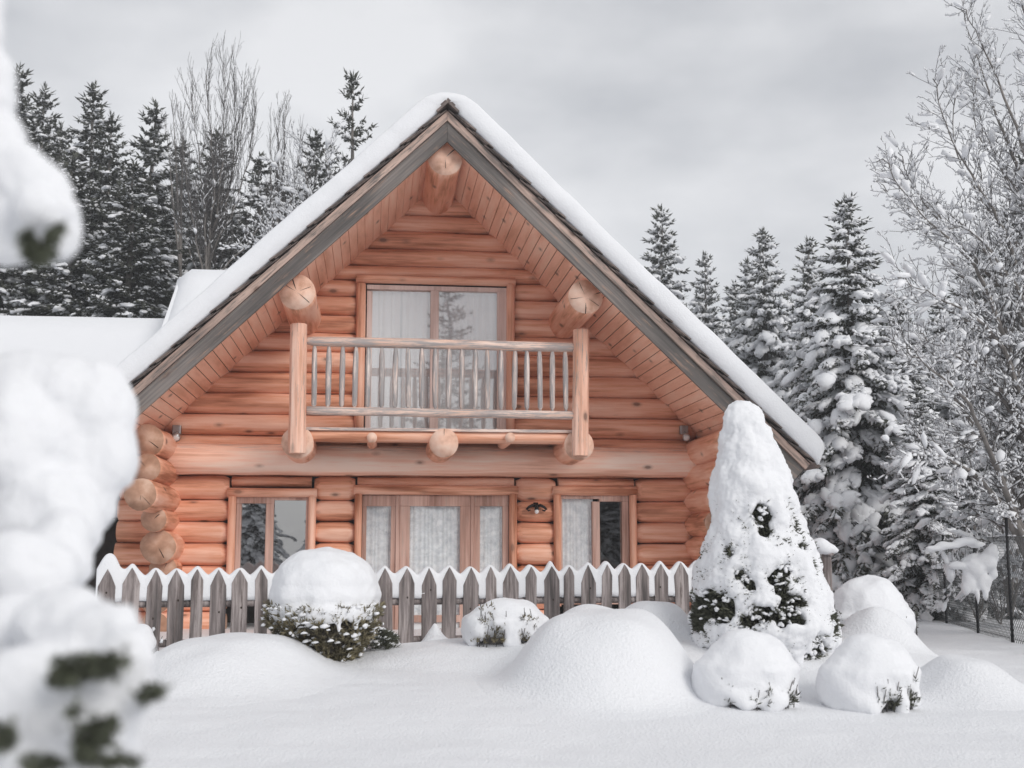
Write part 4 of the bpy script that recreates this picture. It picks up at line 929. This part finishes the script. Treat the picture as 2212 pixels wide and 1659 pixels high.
bs = [((0, 0, zc - .33), (.52, .52, .33)), ((0, 0, zc - .48), (.555, .555, .32)), ((.1, 0, zc - .36), (.42, .45, .30)), ((0, 0, zm + .10), (.54, .54, .22))]
for q in range(90):
    a = q * 2.399; ln = rnd.uniform(.02, .17) * (1 if rnd.random() < .7 else .4); zz = zm + .02
    for s in range(3): bs.append(((cos(a) * .51, sin(a) * .51, zz - ln * s / 2), (.055 - .012 * s, .055 - .012 * s, .05)))
snow_blobs('snow_dome', bs, .02, SNOW, r, 16, .03, 3.5, .006)
# dead-looking sprigs beside it
r, P = place('low_bush', 800, 1400, 12.6, 'low dark juniper sprigs poking out beside the ball-shaped shrub', 'bush'); C = MB(); S = MB()
for q in range(320):
    a = rnd.uniform(0, 6.28); rr = .2 * sqrt(rnd.random()); p = Vector((cos(a) * rr * 1.2, sin(a) * rr, rnd.uniform(0, .2) * (1 - rr * 2))); sprig(C, p, Vector((cos(a), sin(a), .6)), rnd.uniform(.06, .12), .008, rnd, 3)
    if rnd.random() < .2: clump(S, p + Vector((0, 0, .05)), Vector((cos(a), sin(a), 0)), .04, .025, .022, rnd)
C.build('foliage', NEEDD, r); tag(S.build('snow_flecks', SNOWT, r, True), kind='stuff')
# small snowy twigs at fence foot, left
r, P = place('low_bush', 300, 1390, 12.4, 'snow-crusted twigs at the left end of the picket fence', 'bush'); W = MB(); S = MB()
for q in range(26):
    a = rnd.uniform(0, 6.28); twigs(W, S, Vector((rnd.uniform(-.1, .1), rnd.uniform(-.1, .1), 0)), Vector((cos(a) * .5, sin(a) * .5, 1)), rnd.uniform(.2, .42), .008, 1, rnd, .1, 1, 1, 3, 1.3)
tag(W.build('twigs', TWIG, r, True), kind='stuff'); tag(S.build('snow_load', SNOWT, r, True), kind='stuff')
snow_blobs('snow_clump', [((0, 0, .30), (.14, .12, .10)), ((-.1, 0, .24), (.12, .12, .10)), ((.08, -.02, .22), (.1, .1, .1))], .02, SNOW, r, 4, .02, 8)

# rounded shrubs fully under snow, twigs showing at the skirt
def cap_shrub(px0, px1, ptop, pbot, Y, label, gaps, seed, dx=.9, leaf=NEEDD, flat=.55, name='snowy_shrub', peaks=()):
    rnd = random.Random(seed); cx = (px0 + px1) / 2; r, P = place(name, cx, pbot, Y, label, 'shrub', 'rounded shrubs under snow'); kk = Y / F
    R = (px1 - px0) / 2 * kk; zt = at(cx, ptop, Y).z - P.z; bs = []
    e = zt * flat
    bs.append(((0, 0, zt - e), (R * .86, R * .86 * dx, e))); bs.append(((0, 0, zt - e * 1.15), (R * .97, R * .97 * dx, e * .92)))
    for (ppx, ppy, pr) in peaks:
        q = at(ppx, ppy, Y) - P; bs.append(((q.x, 0, q.z - pr * kk), (pr * kk, pr * kk, pr * kk)))
    n = 46
    for j in range(n):
        a = 2 * pi * j / n; xx = cos(a); yy = sin(a); front = yy < .3; pxa = cx + xx * (px1 - px0) / 2; low = 0
        for (gx, gw, gh) in gaps:
            if front: low = max(low, (1 - smooth(gw * .6, gw * 1.3, abs(pxa - gx))) * gh * kk)
        zlo = low + rnd.uniform(-.02, .05); z = zt - e * 1.1; s = 0
        while z > zlo - .05:
            rr = .93 + .03 * sin(z * 30 + j); bs.append(((xx * R * rr * .93, yy * R * rr * dx * .93, max(z, zlo)), (.075 * (R / .45), .075 * (R / .45), .07))); z -= .07
    snow_blobs('snow_dome', bs, .022, SNOW, r, 9, .035, 3.5, .006)
    C = MB(); T = MB()
    core = MB(); core.tube([(0, 0, -.05), (0, 0, zt * .4), (0, 0, zt * .6)], [R * .55, R * .72, R * .6], 18, ell=(1, dx)); core.build('stems', BARK, r, True)
    for (gx, gw, gh) in gaps:
        xg = (gx - cx) * kk
        for q in range(int(26 * gw / 12)):
            xx = xg + rnd.uniform(-1, 1) * gw * kk * 1.15; z = rnd.uniform(0, gh * kk * 1.2); c2 = max(0.0, 1 - (xx / R) ** 2); p = Vector((xx, -sqrt(c2) * R * dx * rnd.uniform(.82, .97), z))
            sprig(C, p, Vector((rnd.uniform(-.5, .5), -.7, rnd.uniform(.1, .9))), rnd.uniform(.04, .09), .007, rnd, 3)
            if rnd.random() < .25: T.tube([p + Vector((0, .04, -.12)), p, p + Vector((rnd.uniform(-.03, .03), -.03, .12))], [.006, .005, .003], 4)
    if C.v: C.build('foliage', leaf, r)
    if T.v: tag(T.build('twigs', TWIG, r, True), kind='stuff')
    return r
cap_shrub(1003, 1186, 1290, 1452, 12.6, 'snow hump with brown twigs hanging out, left of the biggest dome', [(1055, 16, 62), (1080, 12, 40), (1030, 8, 20), (1135, 12, 46), (1155, 8, 38)], 71, flat=.5, leaf=NEEDW)
cap_shrub(1505, 1724, 1356, 1508, 10.5, 'box-like rounded shrub under snow, in front of the snowy topiary', [(1556, 9, 26), (1640, 9, 24), (1690, 12, 22), (1610, 6, 12)], 72, flat=.5)
cap_shrub(1775, 1985, 1366, 1505, 10.5, 'rounded shrub under snow right of the topiary with two dark gaps at its foot', [(1895, 22, 34), (1948, 13, 46)], 73, flat=.5)
cap_shrub(1785, 1978, 1240, 1420, 14.2, 'tall rounded shrub under snow behind the others, right of the topiary', [(1820, 25, 70), (1930, 8, 60), (1972, 8, 80)], 74, flat=.5)

# tall topiary in its coat of snow
Yt = 12.3; r, P = place('topiary_spruce', 1655, 1470, Yt, 'tall cone-shaped evergreen wrapped in thick snow, standing before the right cabin corner', 'tree'); kk = Yt / F; rnd = random.Random(9)
prof_l = [(872, 1600), (890, 1585), (913, 1572), (990, 1559), (1056, 1541), (1138, 1545), (1194, 1517), (1281, 1498), (1332, 1492), (1400, 1500), (1470, 1540)]
prof_r = [(872, 1635), (890, 1655), (913, 1672), (964, 1694), (1031, 1718), (1097, 1736), (1150, 1748), (1179, 1772), (1261, 1790), (1302, 1800), (1353, 1822), (1400, 1800), (1470, 1760)]
def interp(pr, y):
    if y <= pr[0][0]: return pr[0][1]
    for (a, b), (c, d) in zip(pr, pr[1:]):
        if y <= c: return b + (d - b) * (y - a) / (c - a)
    return pr[-1][1]
def tz(py): return at(1655, py, Yt).z - P.z
holes = [(1628, 1112, 20, 13), (1652, 1120, 18, 12), (1640, 1146, 10, 13), (1669, 1250, 30, 29), (1651, 1325, 52, 27), (1594, 1252, 15, 30), (1541, 1305, 30, 32), (1508, 1335, 12, 30), (1592, 1350, 14, 22), (1787, 1330, 12, 26), (1740, 1390, 16, 28), (1736, 1435, 27, 38), (1722, 1180, 14, 9), (1571, 1192, 5, 9), (1690, 1300, 18, 18), (1795, 1290, 8, 18), (1560, 1390, 20, 20), (1640, 1420, 22, 30)]
bs = []; C = MB()
for py in range(884, 1476, 9):
    l, rr_ = interp(prof_l, py), interp(prof_r, py); c = (l + rr_) / 2; R = (rr_ - l) / 2; Rm = R * kk; n = max(9, int(2 * pi * Rm / (.07 if py < 1080 else .05))); z = tz(py); q = .085 if py < 1080 else .058
    if py < 905: bs.append((((c - 1655) * kk, 0, z), (Rm * .9, Rm * .9, .06)))
    for j in range(n):
        a = 2 * pi * j / n + py; xo = c + cos(a) * R * .9; skip = False
        if sin(a) < .25:
            for hx, hy, hw, hh in holes:
                ww = 1 + 1.3 * nz(a * 7, py * .09, 3)
                if ((xo - hx) / (hw + 9)) ** 2 + ((py - hy) / (hh + 8)) ** 2 < ww * 1.1: skip = True
        elif nz(cos(a) * 2.5, sin(a) * 2.5, z * 2.5) > .28 and py > 1080: skip = True
        if py > 1380 and nz(a * 2.2, py * .01, 4) > -.15 and not (1690 < xo < 1790 and False): skip = skip or rnd.random() < .8
        if skip: continue
        rr2 = Rm - q * .9 + .05 * nz(cos(a) * 3, sin(a) * 3, z * 4)
        rr2 -= .02
        bs.append((((c - 1655) * kk + cos(a) * rr2, sin(a) * rr2 * .95, z), (q * rnd.uniform(.85, 1.15), q * .95, q * 1.15)))
    # evergreen shoots just inside the coat
    nn_ = int(n * 3.4) if py > 1090 else 0
    for j in range(nn_):
        a = rnd.uniform(0, 6.28); r3 = Rm - rnd.uniform(.085, .20); p = Vector(((c - 1655) * kk + cos(a) * r3, sin(a) * r3 * .95, z + rnd.uniform(-.03, .03)))
        sprig(C, p, Vector((cos(a), sin(a), rnd.uniform(-.2, .8))), rnd.uniform(.05, .11), .010, rnd, 4)
bs.append(((((1735 - 1655) * kk), -.45, tz(1350)), (.1, .1, .2)))
snow_blobs('snow_coat', bs, .02, SNOW, r, 3, .045, 5.5, .014)
Sf = MB()
for hx, hy, hw, hh in holes:
    for j in range(int(hw * hh / 45)):
        xo, yo = hx + rnd.uniform(-1, 1) * hw, hy + rnd.uniform(-1, 1) * hh; l, r_e = interp(prof_l, yo), interp(prof_r, yo); cc = (l + r_e) / 2; RR = (r_e - l) / 2 * kk; xx = (xo - cc) * kk
        if abs(xx) > RR * .92: continue
        p = Vector(((xo - 1655) * kk, -sqrt(RR * RR - xx * xx) * .92 + .05, tz(yo))); clump(Sf, p, Vector((rnd.uniform(-1, 1), -.4, rnd.uniform(-.5, .3))), rnd.uniform(.02, .05), rnd.uniform(.015, .03), rnd.uniform(.012, .03), rnd)
tag(Sf.build('snow_flecks', SNOWT, r, True), kind='stuff')
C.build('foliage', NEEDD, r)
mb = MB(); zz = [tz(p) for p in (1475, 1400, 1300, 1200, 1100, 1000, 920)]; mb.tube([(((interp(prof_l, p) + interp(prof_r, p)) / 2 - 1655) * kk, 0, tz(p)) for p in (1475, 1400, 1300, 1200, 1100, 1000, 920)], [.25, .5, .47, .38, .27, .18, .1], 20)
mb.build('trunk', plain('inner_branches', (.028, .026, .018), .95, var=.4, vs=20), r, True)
# small post with a cushion of snow, beyond the topiary
r, P = place('garden_post', 1787, 1240, 14.8, 'small wooden garden post with a snow cushion, peeping out right of the topiary', 'post')
zp = at(1787, 1200, 14.8).z - P.z; mb = MB(); mb.box(-.045, .045, -.045, .045, -.1, zp); mb.box(-.07, .07, -.07, .07, zp, zp + .03); mb.build('shaft', PICK, r, bevel=.004)
snow_blobs('snow_cushion', [((-.02, 0, zp + .08), (.15, .13, .08)), ((-.08, 0, zp + .12), (.13, .12, .09)), ((.06, 0, zp + .06), (.09, .09, .05))], .018, SNOW, r, 4, .01, 8)

# ------------------------------------------------------------------ young spruce close to the camera, heavy with snow
base = Vector((-1.75, 2.7, ground(-1.75, 2.7) - .05)); fg = empty('young_spruce', base)
tag(fg, 'snow-laden young spruce close to the camera, blurred along the left edge', 'tree')
def fb(lst):
    return [(at(px, py, Y) - base, (rx * Y / F, rd * Y / F, rz_ * Y / F)) for (px, py, Y, rx, rz_, rd) in lst]
lob1 = [(-10, 60, 2.1, 26, 130, 40), (-8, 190, 2.1, 44, 90, 45), (0, 320, 2.1, 60, 80, 60), (48, 385, 2.1, 78, 92, 60), (88, 430, 2.1, 72, 100, 60), (110, 480, 2.1, 58, 88, 50), (20, 470, 2.1, 60, 105, 50), (10, 530, 2.1, 46, 52, 40), (144, 520, 2.1, 22, 46, 30), (80, 450, 2.05, 60, 60, 50)]
lob2 = [(60, 830, 3.0, 120, 75, 90), (150, 860, 3.0, 110, 100, 90), (205, 900, 3.0, 92, 130, 80), (215, 980, 3.0, 82, 120, 80), (130, 1000, 3.0, 150, 180, 100), (185, 1060, 3.0, 78, 110, 80), (90, 1130, 2.9, 130, 130, 90), (130, 1190, 2.8, 75, 90, 70), (40, 1240, 2.7, 130, 100, 90), (10, 960, 2.9, 120, 150, 90)]
lob3 = [(60, 1350, 2.3, 130, 80, 80), (150, 1360, 2.2, 120, 90, 80), (225, 1400, 2.15, 100, 100, 70), (270, 1440, 2.1, 75, 80, 60), (290, 1490, 2.1, 55, 60, 45), (100, 1520, 2.1, 190, 130, 90), (230, 1560, 2.1, 80, 90, 60), (60, 1650, 2.1, 150, 90, 80), (200, 1680, 2.1, 90, 60, 60), (240, 1620, 2.15, 65, 60, 50)]
for n_, lb, vx in (('snow_load', lob1, .008), ('snow_load', lob2, .012), ('snow_load', lob3, .010)):
    snow_blobs(n_, fb(lb), vx, SNOW, fg, 5, .020, 11, .005)
rnd = random.Random(12); C = MB(); T = MB()
def needles(px, py, Y, rx, rz_, n, dirs=(0, -.3, -.3)):
    for q in range(int(n * .55)):
        a = rnd.uniform(0, 6.28); s = sqrt(rnd.random()) * (1 + .5 * nz(cos(a) * 2 + px, sin(a) * 2)); p = at(px + cos(a) * rx * s, py + sin(a) * rz_ * s, Y + rnd.uniform(-.03, .03)) - base
        sprig(C, p, Vector((rnd.uniform(-1, 1) + dirs[0], rnd.uniform(-1, .3) + dirs[1], rnd.uniform(-1, 1) + dirs[2])), rnd.uniform(.012, .025), .0016, rnd, 4)
def bough(pts, w_=20, n=14):
    V = [at(*q) - base for q in pts]; T.tube(V, [.006, .004, .002][:len(V)] if len(V) == 3 else .004, 5)
    for i in range(len(V) - 1):
        for q in range(n * 4):
            p = V[i].lerp(V[i + 1], rnd.random()); sprig(C, p, (V[i + 1] - V[i]).normalized() * .6 + Vector((rnd.uniform(-1, 1), rnd.uniform(-1, 1), rnd.uniform(-1, 1))), rnd.uniform(.012, .022), .0015, rnd, 4)
bough([(60, 560, 2.02, )[0:3], (75, 530, 2.0), (60, 508, 2.0)]); bough([(75, 560, 2.0), (105, 520, 2.0), (130, 492, 2.0)]); bough([(100, 570, 2.02), (85, 545, 2.0), (62, 520, 2.0)])
needles(88, 545, 2.0, 34, 16, 260); needles(60, 520, 2.0, 12, 16, 90); needles(118, 505, 2.0, 12, 18, 90)
needles(185, 1440, 1.99, 72, 20, 620); needles(235, 1425, 1.99, 45, 16, 260); needles(140, 1462, 1.98, 35, 16, 200); needles(335, 1490, 2.03, 22, 16, 160); needles(312, 1500, 2.03, 12, 14, 70)
needles(205, 1585, 1.98, 45, 26, 360); needles(235, 1560, 1.98, 32, 14, 150); needles(190, 1620, 1.98, 22, 24, 200); needles(250, 1640, 1.98, 55, 16, 300); needles(10, 1590, 1.98, 26, 26, 300); needles(95, 1645, 1.98, 45, 16, 260); needles(165, 1535, 1.98, 12, 12, 60)
# trunk and inner boughs, outside the frame from here
tp = [Vector((0, 0, 0)), Vector((.03, 0, .9)), Vector((0, .03, 1.8)), Vector((.02, 0, 2.7)), Vector((0, 0, 3.2))]
TT = MB(); TT.tube(tp, [.045, .038, .028, .015, .006], 10)
for (px, py, Y, h) in ((60, 450, 2.15, 2.35), (0, 200, 2.15, 2.6), (120, 980, 3.0, 1.6), (190, 900, 3.0, 1.75), (70, 1180, 2.8, 1.35), (200, 1440, 2.15, 1.1), (100, 1560, 2.15, .95), (240, 1620, 2.2, .9)):
    e = at(px, py, Y) - base; TT.tube([Vector((0, 0, h)), Vector((0, 0, h)).lerp(e, .5) + Vector((0, 0, .05)), e], [.014, .010, .005], 6)
TT.build('trunk', BARK, fg, True)
S = MB()
for q in range(46):   # the rest of its boughs, towards and beyond the left frame edge
    z = rnd.uniform(.3, 3.1); a = rnd.uniform(1.7, 4.9); L = (.75 * (1 - z / 3.4) + .12); d = Vector((cos(a), sin(a), -.25))
    for i in range(12):
        p = Vector((0, 0, z)) + d * (L * (i + 1) / 12); sprig(C, p, d + Vector((rnd.uniform(-1, 1), rnd.uniform(-1, 1), rnd.uniform(-.6, .4))), .07, .004, rnd, 5)
    TT2 = None
    clump(S, Vector((0, 0, z)) + d * L * .6 + Vector((0, 0, .03)), d, L * .42, .08, .06, rnd, ICO2)
tag(S.build('snow_load', SNOWT, fg, True), kind='stuff')
C.build('foliage', plain('near_needles', (0.10, 0.11, 0.075), 0.7, var=0.6, vs=30), fg); T.build('twigs', TWIG, fg, True)

# ------------------------------------------------------------------ thin winter haze
m = bpy.data.materials.new('haze'); m.use_nodes = True; N = m.node_tree.nodes; N.clear()
o = N.new('ShaderNodeOutputMaterial'); v = N.new('ShaderNodeVolumePrincipled'); v.inputs['Color'].default_value = (.92, .94, .97, 1); v.inputs['Density'].default_value = 0.0028; v.inputs['Anisotropy'].default_value = 0.2
m.node_tree.links.new(v.outputs[0], o.inputs['Volume'])
mb = MB(); mb.box(-230, 230, -95, 410, -3, 24); tag(mb.build('haze', m), kind='stuff')
